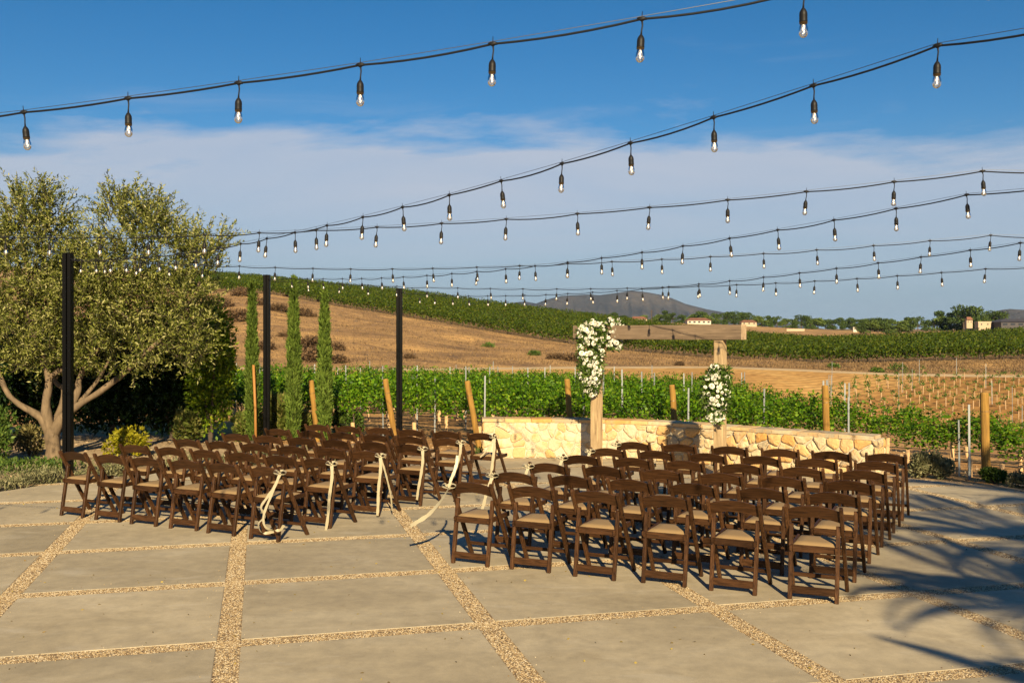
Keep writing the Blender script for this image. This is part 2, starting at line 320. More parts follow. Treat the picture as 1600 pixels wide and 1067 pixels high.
# ------------------------------------------------------------ terrain
PX = [-3000, 0, 200, 424, 537, 640, 737, 842, 900, 982, 1130, 1275, 1400, 1600, 1800, 4600]
def cv(d): xs = sorted(d); return [float(np.interp(p, xs, [d[x] for x in xs])) for p in PX]
def zc_(ys, Ys): return [H - (y - CY) * Y / F for y, Y in zip(ys, Ys)]
CURV = []                                          # (Y list, z list) per curve
def cz(Yd, zd): CURV.append((cv(Yd), cv(zd)))
def cy(Yd, yd): a = cv(Yd); CURV.append((a, zc_(cv(yd), a)))
cz({0: 12}, {0: -.05})
cz({0: 24, 640: 20, 1100: 18, 1400: 16.3, 1600: 14.8}, {0: -.05, 640: -.12, 1600: -.06})
cz({0: 30, 640: 28, 1400: 26, 1600: 24}, {0: -.3, 640: -.30, 1400: -.62, 1600: -.62})
cy({0: 45, 640: 44, 1130: 55, 1600: 56}, {0: 635, 640: 636, 900: 622, 1130: 612, 1275: 646, 1400: 664, 1600: 684, 1800: 700})
cy({0: 64, 640: 68, 900: 78, 1130: 86, 1400: 88, 1600: 88}, {0: 576, 424: 577, 640: 579, 900: 576, 1130: 575, 1275: 581, 1400: 587, 1600: 590})
cy({0: 67, 640: 71, 900: 83, 1130: 91, 1400: 93, 1600: 93}, {0: 573, 424: 574, 640: 576, 900: 572.5, 1130: 572.5, 1275: 578, 1400: 583.5, 1600: 586})
cy({0: 172, 424: 158, 640: 145, 900: 125, 1130: 112, 1400: 104, 1600: 104}, {-300: 430, 0: 440, 200: 448, 424: 460, 537: 481, 640: 497, 737: 514, 842: 531, 900: 539, 982: 549, 1130: 562, 1275: 568, 1400: 566, 1600: 562, 1900: 556})
cy({0: 255, 424: 245, 640: 230, 900: 215, 1130: 200, 1400: 180, 1600: 180}, {-300: 415, 0: 418, 200: 422, 424: 440, 480: 447, 640: 461, 737: 475, 865: 492, 928: 500, 1000: 509, 1130: 526, 1275: 537, 1400: 534, 1524: 527, 1600: 524, 1900: 520})
cy({0: 420, 1000: 400, 1600: 330}, {0: 470, 640: 490, 900: 500, 1000: 503, 1130: 507, 1200: 512, 1275: 515, 1330: 519, 1400: 519, 1450: 514, 1500: 512.5, 1600: 514, 1800: 514})
cz({0: 900}, {0: 4, 900: 8, 1600: 8})
cz({0: 3000}, {0: 2}); cz({0: 14000}, {0: 2})
CY_ = np.array([c[0] for c in CURV]); CZ_ = np.array([c[1] for c in CURV])
def bump2(X, Y): return (np.sin(X * .23 + Y * .11) * np.sin(Y * .19 - X * .07) + .5 * np.sin(X * .61 + 1.3) * np.sin(Y * .47)) if True else 0
def ground(X, Y):
    if Y < 12: return -.05
    p = min(max(CX + F * X / Y, PX[0]), PX[-1])
    ys = [np.interp(p, PX, c) for c in CY_]; zs = [np.interp(p, PX, c) for c in CZ_]
    z = float(np.interp(Y, ys, zs))
    if 70 < Y < 170: z += .28 * float(bump2(X, Y)) * min((Y - 70) / 20, 1) * min((170 - Y) / 20, 1) * (1 if ys[5] < Y < ys[6] else 0) * min(1, abs(Y - ys[5]) / 6, abs(Y - ys[6]) / 6)
    return z
pxs = np.concatenate([np.linspace(-3000, -400, 14)[:-1], np.arange(-400, 2000, 12), np.linspace(2000, 4600, 14)])
def band(name, i, n, m, kind='structure', noisy=0.0):
    y0 = np.interp(pxs, PX, CY_[i]); y1 = np.interp(pxs, PX, CY_[i + 1])
    T = np.linspace(0, 1, n + 1); V = []
    for t in T:
        for p, a, b in zip(pxs, y0, y1):
            Y = a + (b - a) * t; X = (p - CX) / F * Y; V.append((X, Y, ground(X, Y)))
    k = len(pxs); q = np.array([(r * k + c, r * k + c + 1, (r + 1) * k + c + 1, (r + 1) * k + c) for r in range(n) for c in range(k - 1)])
    o = link(name, np_mesh(name, np.array(V), q, m, True)); tag(o, kind=kind); return o
band('garden_ground', 0, 10, SOIL_G); band('vineyard_ground', 1, 8, SOIL_V); band('vineyard_slope', 2, 10, SOIL_V); band('bare_field', 3, 24, SOIL_F)
band('dirt_road', 4, 2, ROAD); band('dry_hillside', 5, 60, DRY); band('hill', 6, 12, HTOP); band('far_field', 7, 12, DRY)
band('far_ridge', 8, 8, FAR); band('plain', 9, 6, FAR); band('far_plain', 10, 6, FAR)
mb = MB(); mb.add([(-30, -30, -.05), (30, -30, -.05), (30, 12, -.05), (-30, 12, -.05)], [(0, 1, 2, 3)]); tag(mb.build('ground', SOIL_G), kind='structure')

def mountain(name, prof, Y, depth, label):
    xs = [p[0] for p in prof]; ys = [p[1] for p in prof]; P = np.arange(xs[0], xs[-1] + 1, 2.0); top = np.interp(P, xs, ys); n = 26; V = []
    for j in range(-n, n + 1):
        f = abs(j) / n
        for p, yy in zip(P, top):
            YY = Y + depth * j / n; X = (p - CX) / F * Y
            h = max((CY - yy) * Y / F, 0)
            g = .5 + .5 * math.sin(p * .11 + 2.2 * math.sin(j * .35) + p * p * .0003)
            rid = (abs(math.sin(p * .085 + j * .21)) * .5 + abs(math.sin(p * .19 - j * .33 + 1)) * .3) * h * .22 * math.sin(math.pi * min(f * 1.2, 1))
            V.append((X + rid * .4, YY, h * (1 - f) ** 1.15 - rid + 2 - 8 * f))
    k = len(P); q = np.array([(r * k + c, r * k + c + 1, (r + 1) * k + c + 1, (r + 1) * k + c) for r in range(2 * n) for c in range(k - 1)])
    tag(link(name, np_mesh(name, np.array(V), q, MOUNT, True)), kind='structure')
mountain('mountain', [(690, 500), (760, 483), (800, 473), (820, 471), (838, 474), (854, 468), (878, 462), (900, 461), (919, 460), (937, 461), (960, 458), (975, 456), (989, 454.5), (1003, 455.5), (1016, 457.5), (1035, 461), (1050, 466), (1072, 475), (1104, 483), (1131, 488), (1170, 496), (1250, 508), (1330, 520)], 4200, 900, '')
mountain('mountain', [(1480, 512), (1520, 500), (1545, 490), (1555, 486), (1566, 484), (1578, 482.5), (1600, 484), (1650, 487), (1750, 480), (1900, 492), (2000, 512)], 3200, 600, '')

# ------------------------------------------------------------ air
hm = bpy.data.materials.new('haze_air'); hm.use_nodes = True; ht = hm.node_tree
for n_ in list(ht.nodes):
    if n_.type != 'OUTPUT_MATERIAL': ht.nodes.remove(n_)
pv = ht.nodes.new('ShaderNodeVolumePrincipled'); pv.inputs['Color'].default_value = (.42, .66, 1, 1); pv.inputs['Density'].default_value = HAZE; pv.inputs['Anisotropy'].default_value = 0
ht.links.new(pv.outputs[0], ht.nodes['Material Output'].inputs['Volume'])
tag(MB().box((0, 7900, 104), (34000, 16400, 214)).build('haze', hm), kind='stuff')
# ------------------------------------------------------------ patio
e1 = Vector((math.sin(R(-14.24)), math.cos(R(-14.24)))); e2 = Vector((math.cos(R(14.24)), math.sin(R(14.24))))
def pq(p, q): return e1 * p + e2 * q
POLY = [(-12, -6), (12, -6), (12, 8), (9.2, 11.6), (8.3, 12.8), (7.27, 14.1), (6.6, 15.0), (6.05, 15.62), (5.7, 15.75), (5.0, 16.1), (4.4, 16.5), (3.67, 17.1), (2.9, 17.7), (2.2, 18.1), (1.45, 18.3), (.5, 18.35), (-.52, 18.3), (-1.6, 18.1), (-2.9, 17.7), (-4.3, 17.1), (-5.6, 16.2), (-6.65, 15.35), (-7.27, 14.2), (-8.3, 12.6), (-9.4, 11.0), (-12, 7)]
def clip(poly, a, b, keep):                         # keep side where (p-a)x(b-a) has given sign
    out = []; n = len(poly)
    for i in range(n):
        p, q = poly[i], poly[(i + 1) % n]
        sp = ((b[0] - a[0]) * (p[1] - a[1]) - (b[1] - a[1]) * (p[0] - a[0])); sq = ((b[0] - a[0]) * (q[1] - a[1]) - (b[1] - a[1]) * (q[0] - a[0]))
        if sp >= 0: out.append(p)
        if (sp >= 0) != (sq >= 0): t = sp / (sp - sq); out.append((p[0] + (q[0] - p[0]) * t, p[1] + (q[1] - p[1]) * t))
    return out
plist = [-6.5, -4.8, -3.1, -1.4, .3, 2.0, 3.85, 5.62, 7.46, 9.27, 11.03, 12.73, 14.43, 16.1, 17.8, 19.5, 21.2]
qlist = [-13.1, -11.2, -9.4, -7.6, -5.75, -3.92, -2.066, -.215, 1.70, 3.587, 5.48, 7.3, 9.15, 11.0, 12.9, 14.8]
G = .083
patio = tag(bpy.data.objects.new('patio', None), kind='structure'); COL.objects.link(patio)
tri = [(x, y, -.004) for x, y in POLY] + [(x, y, -.25) for x, y in POLY]; n = len(POLY)
mb = MB(); mb.add(tri, [tuple(range(n))] + [(i, n + i, n + (i + 1) % n, (i + 1) % n) for i in range(n)]); mb.build('gravel_bed', GRAV, patio)
for i in range(len(plist) - 1):
    for j in range(len(qlist) - 1):
        p0, p1, q0, q1 = plist[i] + G, plist[i + 1] - G, qlist[j] + G, qlist[j + 1] - G
        c = [pq(p0, q0), pq(p0, q1), pq(p1, q1), pq(p1, q0)]; poly = POLY
        for k in range(4): poly = clip(poly, c[k], c[(k + 1) % 4], 1); 
        if len(poly) < 3: continue
        area = abs(sum(poly[k][0] * poly[(k + 1) % len(poly)][1] - poly[(k + 1) % len(poly)][0] * poly[k][1] for k in range(len(poly)))) / 2
        if area < .02: continue
        cen = Vector((sum(p[0] for p in poly) / len(poly), sum(p[1] for p in poly) / len(poly)))
        dz = rnd.uniform(-.001, .001); m_ = len(poly); mb = MB()
        def ins(p, d): v = Vector(p) - cen; return cen + v * (1 - d / max(v.length, .05))
        mb.add([(*ins(p, .010), dz) for p in poly] + [(*p, -.006 + dz) for p in poly] + [(*p, -.1) for p in poly],
               [tuple(range(m_))] + [(k, m_ + k, m_ + (k + 1) % m_, (k + 1) % m_) for k in range(m_)] + [(m_ + k, 2 * m_ + k, 2 * m_ + (k + 1) % m_, m_ + (k + 1) % m_) for k in range(m_)])
        mb.build('slab', CONC, patio)
# loose pebbles bedded in the near strips
def inpoly(x, y):
    c = False; n = len(POLY)
    for i in range(n):
        a, b = POLY[i], POLY[i - 1]
        if (a[1] > y) != (b[1] > y) and x < (b[0] - a[0]) * (y - a[1]) / (b[1] - a[1]) + a[0]: c = not c
    return c
PP = []
for fixed, lst, other in (('q', qlist, plist), ('p', plist, qlist)):
    for c0 in lst:
        s = np.arange(4, 18, .0085) if fixed == 'q' else np.arange(-9, 10, .0085)
        for _ in range(9):
            a = s + rng.uniform(-.006, .006, len(s)); b = c0 + rng.uniform(-G + .004, G - .004, len(s))
            P_, Q_ = (a, b) if fixed == 'q' else (b, a)
            X = e1.x * P_ + e2.x * Q_; Y = e1.y * P_ + e2.y * Q_
            prob = np.clip((9.5 / np.maximum(Y, 1)) ** 2.2, 0, 1)
            ok = (Y > 5.9) & (Y < 15) & (np.abs(X) < .54 * Y) & (rng.random(len(s)) < prob * .8)
            PP.append(np.stack([X[ok], Y[ok]], 1))
PP = np.concatenate(PP); print('pebbles', len(PP))
n = len(PP); r = rng.uniform(.0045, .0085, n) * np.clip(PP[:, 1] / 8, 1, 1.7); th = rng.uniform(0, 6.28, n)
V = []
for k in range(4):
    a = th + k * math.pi / 2; rr = r * rng.uniform(.75, 1.25, n); V.append(np.stack([PP[:, 0] + np.cos(a) * rr, PP[:, 1] + np.sin(a) * rr, np.full(n, -.004)], 1))
V.append(np.stack([PP[:, 0], PP[:, 1], -.003 + r * .62], 1)); V = np.stack(V, 1).reshape(-1, 3)
q = (np.arange(n) * 5)[:, None, None] + np.array([[0, 1, 4], [1, 2, 4], [2, 3, 4], [3, 0, 4]])[None]
tag(link('pebbles', np_mesh('pebbles', V, q.reshape(-1, 3), PEB), patio), kind='stuff')

L_FALL = foliage('fallen_leaf', [(.16, .10, .03), (.34, .26, .06), (.10, .07, .04)], 0)
nf_ = 420; Y_ = rng.uniform(6, 17.5, nf_); X_ = rng.uniform(-.53, .53, nf_) * Y_; ok = np.array([inpoly(a, b) for a, b in zip(X_, Y_)]); X_, Y_ = X_[ok], Y_[ok]
D_ = rdir(len(X_), 0); D_[:, 2] = .05; v, q_ = leaves(np.stack([X_, Y_, np.full(len(X_), .004)], 1), D_, rng.uniform(.012, .035, len(X_)), rng.uniform(.006, .018, len(X_)), .1)
tag(link('fallen_leaves', np_mesh('fallen_leaves', v, q_, L_FALL)), kind='stuff')
n2_ = 1500; j_ = rng.integers(0, len(PP), n2_); a_ = PP[j_] + rng.normal(0, .09, (n2_, 2)); r2 = rng.uniform(.003, .007, n2_); th2 = rng.uniform(0, 6.28, n2_); V = []
for k in range(4): V.append(np.stack([a_[:, 0] + np.cos(th2 + k * 1.571) * r2, a_[:, 1] + np.sin(th2 + k * 1.571) * r2, np.full(n2_, .001)], 1))
V.append(np.stack([a_[:, 0], a_[:, 1], .002 + r2 * .9], 1)); V = np.stack(V, 1).reshape(-1, 3); q = (np.arange(n2_) * 5)[:, None, None] + np.array([[0, 1, 4], [1, 2, 4], [2, 3, 4], [3, 0, 4]])[None]
tag(link('stray_pebbles', np_mesh('stray_pebbles', V, q.reshape(-1, 3), PEB), patio), kind='stuff')
# ------------------------------------------------------------ stone wall
WP = [(-.52, 18.0), (.5, 18.05), (1.45, 17.98), (2.2, 17.78), (2.9, 17.40), (3.67, 16.82), (4.39, 16.2), (5.0, 15.72), (5.62, 15.27)]
def catmull(P, n=12):
    P = [Vector(p) for p in P]; Q = [P[0] * 2 - P[1]] + P + [P[-1] * 2 - P[-2]]; out = []
    for i in range(1, len(Q) - 2):
        for k in range(n):
            t = k / n; a, b, c, d = Q[i - 1:i + 3]
            out.append(.5 * ((2 * b) + (c - a) * t + (2 * a - 5 * b + 4 * c - d) * t * t + (3 * b - a - 3 * c + d) * t ** 3))
    return out + [P[-1]]
WC = catmull(WP); WS = [0]
for a, b in zip(WC, WC[1:]): WS.append(WS[-1] + (b - a).length)
WL = WS[-1]; WT = .40
def wallpt(s, off=0.0):                             # off > 0: towards the patio
    i = min(max(int(np.searchsorted(WS, s)) - 1, 0), len(WC) - 2)
    d = (WC[i + 1] - WC[i]).normalized(); p = WC[i] + d * (s - WS[i]); i2 = min(i + 1, len(WC) - 2)
    nrm = Vector((d.y, -d.x)); return p + nrm * off
wall = thing('stone_wall', 'low curved seat wall of cream and ochre fieldstones behind the arch', 'wall', (2.4, 17.6, 0))
def walh(s): return .715 - .05 * s / WL
mb = MB(); ns = 60; V = []
for k in range(ns + 1):
    s = .02 + (WL - .04) * k / ns; a = wallpt(s, -.002); b = wallpt(s, -WT); h = walh(s) - .05
    V += [(*a, -.15), (*a, h), (*b, h), (*b, -.15)]
f = [(4 * k + j, 4 * k + 4 + j, 4 * k + 4 + (j + 1) % 4, 4 * k + (j + 1) % 4) for k in range(ns) for j in range(4)] + [(0, 1, 2, 3), (4 * ns + 3, 4 * ns + 2, 4 * ns + 1, 4 * ns)]
mb.add([Vector(v) - Vector((2.4, 17.6, 0)) for v in V], f); mb.build('core', MORT, wall)
WO = Vector((2.4, 17.6, 0))
def halfclip(poly, m, nrm):
    out = []; n = len(poly)
    for i in range(n):
        p, q = poly[i], poly[(i + 1) % n]; a = (p[0] - m[0]) * nrm[0] + (p[1] - m[1]) * nrm[1]; b = (q[0] - m[0]) * nrm[0] + (q[1] - m[1]) * nrm[1]
        if a <= 0: out.append(p)
        if (a <= 0) != (b <= 0): t = a / (a - b); out.append((p[0] + (q[0] - p[0]) * t, p[1] + (q[1] - p[1]) * t))
    return out
def stonecells(L_, Hh, cell):
    S = []; rows = max(int(round(Hh / (cell * .78))), 2); rh = Hh / rows
    for r_ in range(rows):
        s = rnd.uniform(-.1, .1)
        while s < L_ + .1:
            S.append((s, (r_ + .5) * rh + rnd.uniform(-.42, .42) * rh)); s += cell * rnd.uniform(.6, 1.6)
    cells = []
    for i, a in enumerate(S):
        poly = [(0, 0), (L_, 0), (L_, Hh), (0, Hh)]
        for j, b in enumerate(S):
            if i == j or abs(a[0] - b[0]) > 1.1: continue
            poly = halfclip(poly, ((a[0] + b[0]) / 2, (a[1] + b[1]) / 2), (b[0] - a[0], b[1] - a[1]))
            if len(poly) < 3: break
        if len(poly) >= 3: cells.append(poly)
    return cells
def stone_from(poly, mapf, inset, proud, parent, mat_=None):
    cx_ = sum(p[0] for p in poly) / len(poly); cy_ = sum(p[1] for p in poly) / len(poly)
    pts = []
    for i in range(len(poly)):                     # round off corners, roughen edges
        a = poly[i]; b = poly[(i + 1) % len(poly)]
        if math.hypot(b[0] - a[0], b[1] - a[1]) < .018: continue
        for t in (.16, .5, .84): pts.append((a[0] + (b[0] - a[0]) * t + rnd.uniform(-.005, .005), a[1] + (b[1] - a[1]) * t + rnd.uniform(-.005, .005)))
    if len(pts) < 5: return
    def sh(p, d): v = (p[0] - cx_, p[1] - cy_); l = math.hypot(*v); k = max(1 - d / max(l, .01), .15); return (cx_ + v[0] * k, cy_ + v[1] * k)
    rings = [(inset, -.05), (inset, proud * .35), (inset + .016, proud * .85), (inset + .05, proud)]; V = []
    for d, o in rings:
        for p in pts: q_ = sh(p, d); V.append(mapf(q_[0], q_[1], o + (rnd.uniform(-.005, .005) if o > 0 else 0)))
    V.append(mapf(cx_, cy_, proud + rnd.uniform(-.003, .006))); m_ = len(pts); ff = []
    for r_ in range(3):
        for k in range(m_): ff.append((r_ * m_ + k, r_ * m_ + (k + 1) % m_, (r_ + 1) * m_ + (k + 1) % m_, (r_ + 1) * m_ + k))
    for k in range(m_): ff.append((3 * m_ + k, 3 * m_ + (k + 1) % m_, 4 * m_))
    mb = MB(); mb.add(V, ff); mb.build('stone', mat_ or STONE, parent, smooth=False)
def mfront(s, h, o): s_ = min(max(s, 0), WL); hh = h * walh(s_) / .715; p = wallpt(s_, o); return Vector((p.x, p.y, hh)) - WO
for c in stonecells(WL, .655, .215):
    far_ = sum(p[0] for p in c) / len(c) > 2.9
    if far_: stone_from(c, mfront, rnd.uniform(.008, .017), rnd.uniform(.026, .060), wall)
    else: stone_from(c, mfront, rnd.uniform(.003, .011), rnd.uniform(.010, .036), wall, STONEL)
dR = (WC[-1] - WC[-2]).normalized(); nR = Vector((dR.y, -dR.x)); dL = (WC[1] - WC[0]).normalized(); nL = Vector((dL.y, -dL.x))
def mright(s, h, o): p = WC[-1] - nR * s + dR * (o - .01); return Vector((p.x, p.y, h)) - WO
def mleft(s, h, o): p = WC[0] - nL * (WT - s) - dL * (o - .01); return Vector((p.x, p.y, h)) - WO
for c in stonecells(WT, .605, .22): stone_from(c, mright, .0065, .02, wall)
for c in stonecells(WT, .655, .22): stone_from(c, mleft, .0065, .02, wall)
s = -.02
while s < WL - .1:                                  # cap stones, uneven lengths, a hand's breadth thick
    l = rnd.uniform(.28, .62); e = min(s + l, WL + .02); hh = walh((s + e) / 2); o0 = .018 + rnd.uniform(-.008, .012); th_ = rnd.uniform(.052, .066); V = []
    kk = 4
    for k in range(kk + 1):
        ss = s + .004 + (e - s - .008) * k / kk; a = wallpt(ss, o0 + rnd.uniform(-.005, .005)); b = wallpt(ss, -WT - .02)
        z0 = hh - th_; a2 = wallpt(ss, o0 - .012); z1 = hh + rnd.uniform(-.004, .004)
        V += [Vector((*a, z0)) - WO, Vector((*a, z1 - .012)) - WO, Vector((*a2, z1)) - WO, Vector((*b, z1)) - WO, Vector((*b, z0)) - WO]
    ff = [(5 * k + j, 5 * k + 5 + j, 5 * k + 5 + (j + 1) % 5, 5 * k + (j + 1) % 5) for k in range(kk) for j in range(5)] + [tuple(range(5)), tuple(5 * kk + j for j in (4, 3, 2, 1, 0))]
    mb = MB(); mb.add(V, ff); mb.build('stone', STONE, wall); s = e

# ------------------------------------------------------------ arch
PLp = Vector((1.45, 17.1)); PRp = Vector((3.28, 15.7)); ad = (PRp - PLp).normalized(); aang = math.atan2(ad.y, ad.x)
mid = (PLp + PRp) / 2
arch = thing('wedding_arch', 'weathered timber arch of two posts and one thick beam by stone wall', 'arch', (mid.x, mid.y, 0), aang)
hl = (PRp - PLp).length / 2
def rough_beam(p0, p1, w_, d_, side, seg=14, amp=.004):
    p0 = Vector(p0); p1 = Vector(p1); a = (p1 - p0); u = Vector(side); t = a.normalized().cross(u); ch = .008; w2 = w_ / 2; d2 = d_ / 2
    prof = [(w2 - ch, d2), (w2, d2 - ch), (w2, -d2 + ch), (w2 - ch, -d2), (-w2 + ch, -d2), (-w2, -d2 + ch), (-w2, d2 - ch), (-w2 + ch, d2)]; V = []; ff = []
    for k in range(seg + 1):
        for x, y in prof: V.append(p0 + a * (k / seg) + u * (x + rnd.uniform(-amp, amp)) + t * (y + rnd.uniform(-amp, amp)))
    for k in range(seg):
        for j in range(8): ff.append((8 * k + j, 8 * k + (j + 1) % 8, 8 * k + 8 + (j + 1) % 8, 8 * k + 8 + j))
    return MB().add(V, ff + [tuple(range(7, -1, -1)), tuple(8 * seg + j for j in range(8))])
for sx in (-1, 1): rough_beam((sx * hl, 0, 0), (sx * hl, 0, 2.148), .155, .155, (1, 0, 0)).build('post', TIMB, arch)
bm_ = rough_beam((-hl - .42, 0, 2.268), (hl + .40, 0, 2.268), .19, .236, (0, 1, 0)).build('beam', TIMBX, arch)
bm_.data.materials.append(TIMBE)
for p_ in bm_.data.polygons:
    if abs(p_.normal.x) > .9: p_.material_index = 1
# ------------------------------------------------------------ flowers on the arch
def rose_mesh():
    mb = MB()
    for ring, (nn, r_, h, tilt) in enumerate([(5, .95, .0, 1.15), (5, .75, .12, .8), (4, .5, .2, .45), (3, .28, .22, .15)]):
        for k in range(nn):
            a = 2 * math.pi * k / nn + ring * .6; c, s = math.cos(a), math.sin(a); V = []
            for v_ in range(3):
                for u_ in range(3):
                    uu = (u_ - 1) * .75; t = v_ / 2; rad = .12 + (r_ - .1) * math.sin(t * 1.35) ; z = h + t * (.95 - tilt * .55) - (t ** 2) * tilt * .25
                    aa = a + uu * (1.0 - .35 * abs(t - .5)); V.append((math.cos(aa) * rad, math.sin(aa) * rad, z))
            mb.add(V, [(i + j * 3, i + 1 + j * 3, i + 4 + j * 3, i + 3 + j * 3) for j in range(2) for i in range(2)])
    return mb.mesh('rose', PETAL, True)
ROSE = rose_mesh()
def arrangement(label, regions, Yc, nleaf, seed):
    rr = random.Random(seed); base = pt(regions[0][0], regions[0][1], Yc)
    t = thing('flower_arrangement', label, 'flowers', base)
    spots = []; tries = 0; tot = sum(r_[4] for r_ in regions)
    for (cx_, cy_, rx, ry, cnt) in regions:
        got = 0; tries = 0
        while got < cnt and tries < 4000:
            tries += 1; a = rr.uniform(0, 6.283); q_ = math.sqrt(rr.random()); x = cx_ + rx * q_ * math.cos(a); y = cy_ + ry * q_ * math.sin(a)
            if all((x - s_[0]) ** 2 + (y - s_[1]) ** 2 > 4.6 ** 2 for s_ in spots):
                dq = 1 - q_ * q_; spots.append((x, y, dq)); got += 1
    for x, y, dq in spots:
        p = pt(x, y, Yc - .10 * dq - rr.uniform(0, .06)) - base; o = link('rose', ROSE, t, p)
        sc = rr.choice([.026, .031, .036, .042, .050]); o.scale = (sc, sc, sc * .9)
        n_ = Vector((rr.uniform(-.6, .6), -1, rr.uniform(-.3, .7))); o.rotation_euler = n_.to_track_quat('Z', 'Y').to_euler()
    P = []
    for i in range(nleaf):
        reg = rr.choices(regions, [r_[2] * r_[3] for r_ in regions])[0]; a = rr.uniform(0, 6.283); q_ = rr.random() ** .45 * 1.06
        P.append(pt(reg[0] + reg[2] * q_ * math.cos(a), reg[1] + reg[3] * q_ * math.sin(a), Yc + rr.uniform(-.10, .10)) - base)
    P = np.array(P); D = rdir(len(P), 0); D[:, 1] -= .5
    v, q_ = leaves(P, D, rng.uniform(.05, .11, len(P)), rng.uniform(.018, .04, len(P))); link('greenery', np_mesh('greenery', v, q_, L_BUSHG), t)
    return t
arrangement('large hanging arrangement of white roses on left post and beam corner', [(923, 545, 20, 40, 34), (923, 580, 20, 30, 26), (926, 520, 24, 20, 22), (960, 522, 22, 24, 30), (924, 604, 13, 13, 7)], 16.90, 3200, 3)
arrangement('smaller cluster of white roses and greenery on right arch post', [(1118, 612, 22, 36, 38), (1118, 640, 16, 20, 16), (1122, 585, 18, 14, 6)], 15.52, 1900, 5)

# ------------------------------------------------------------ chairs
def make_chair():
    t = thing('folding_chair', '', 'chair')
    for s in (-1, 1):
        mb = MB(); mb.beam((s * .228, .455, 0), (s * .222, .012, .775), .031, .044, (1, 0, 0), .005)
        mb.tube([(s * .222 - .013, .010, .778), (s * .222 + .013, .010, .778)], .020, 10)
        mb.build('front_leg', WOODZ, t)
    for s in (-1, 1):
        mb = MB(); mb.beam((s * .189, 0, 0), (s * .191, .100, .600), .034, .040, (1, 0, 0), .005)
        mb.tube([(s * .191 - .016, .102, .604), (s * .191 + .016, .102, .604)], .019, 10); mb.build('rear_leg', WOODZ, t)
        mb = MB(); mb.tube([(s * .17, .102, .585), (s * .246, .102, .585)], .0055, 8); mb.build('pivot_bolt', BLACK, t)
    mb = MB(); nx = 10; V = []
    for k in range(nx + 1):
        u = -1 + 2 * k / nx; x = u * .210; arcz = .040 * (1 - u * u); y = .035 - .022 * (1 - u * u)
        z1 = .756 + arcz; z0 = .652 + arcz * .95; dy = .055
        for (yy, zz) in ((y - .009, z1 - .004), (y - .005, z1), (y + .005, z1), (y + .009, z1 - .004), (y + .009 + dy, z0), (y - .009 + dy, z0)): V.append((x, yy, zz))
    mb.add(V, [(6 * k + j, 6 * k + 6 + j, 6 * k + 6 + (j + 1) % 6, 6 * k + (j + 1) % 6) for k in range(nx) for j in range(6)] + [tuple(range(6)), tuple(6 * nx + j for j in range(5, -1, -1))])
    mb.build('backrest', WOODX, t)
    mb = MB(); mb.beam((-.171, .048, .424), (.171, .048, .424), .058, .022, (0, 0, 1), .004)
    mb.beam((-.171, .435, .432), (.171, .435, .432), .050, .022, (0, 0, 1), .004)
    for s in (-1, 1): mb.beam((s * .184, .02, .428), (s * .184, .462, .442), .022, .048, (1, 0, 0), .004)
    mb.box((0, .24, .446), (.345, .37, .010)); mb.build('seat_frame', WOODX, t)
    mb = MB(); V = []; nx = 8                       # domed pad
    g = [(-1, .0), (-.86, .9), (-.5, 1), (0, 1.06), (.5, 1), (.86, .9), (1, 0)]
    for a, ha in g:
        for b, hb in g: V.append((a * .170, .242 + b * .186, .452 + .021 * min(ha, hb) * (1 if min(ha, hb) < .95 else 1)))
    mb.add(V, [(i * 7 + j, (i + 1) * 7 + j, (i + 1) * 7 + j + 1, i * 7 + j + 1) for i in range(6) for j in range(6)]); mb.build('seat_pad', PAD, t, smooth=True)
    MB().beam((-.173, .004, .085), (.173, .004, .085), .064, .018, (0, 0, 1), .004).build('stretcher', WOODX, t)
    MB().beam((-.214, .392, .125), (.214, .392, .125), .034, .018, (0, 0, 1), .004).build('stretcher', WOODX, t)
    return t
ORD = ['first', 'second', 'third', 'fourth', 'fifth', 'sixth']
ROWN = ['rearmost', 'second', 'third', 'fourth', 'fifth', 'front']
chair0 = make_chair(); first = True
def put_chair(x, y, phi, label, group):
    global first
    c = chair0 if first else copy_tree(chair0); first = False
    # given point is the rear-left foot
    f_ = Vector((math.cos(-phi), math.sin(-phi))); p = Vector((x, y)) + f_ * .189
    c.location = (p.x, p.y, 0); c.rotation_euler = (0, 0, -phi); c['label'] = label; c['group'] = group; return c
CH = {}
for blk, o, rs, cs in (('right', (-.562, 9.735), (.578, -.269), (.4006, .736)), ('left', (-5.547, 12.30), (.536, -.280), (.446, .745))):
    for r_ in range(6):
        for k in range(6):
            x = o[0] + rs[0] * k + cs[0] * r_ + rnd.uniform(-.018, .018); y = o[1] + rs[1] * k + cs[1] * r_ + rnd.uniform(-.022, .022)
            if blk == 'right':
                pos = 'beside the aisle' if k == 0 else ('at the outer right end' if k == 5 else ORD[k] + ' from the aisle')
            else: pos = 'beside the aisle' if k == 5 else ('at the outer left end' if k == 0 else ORD[5 - k] + ' from the aisle')
            rn = ROWN[r_] + ' row of the ' + blk + ' block' if r_ in (0, 5) else ROWN[r_] + ' row from behind, ' + blk + ' block'
            c = put_chair(x, y, R(25.8 + rnd.uniform(-2.2, 2.2)), 'brown padded folding chair ' + pos + ', ' + rn, 'folding chairs in the ' + blk + ' block')
            CH[blk, r_, k] = c

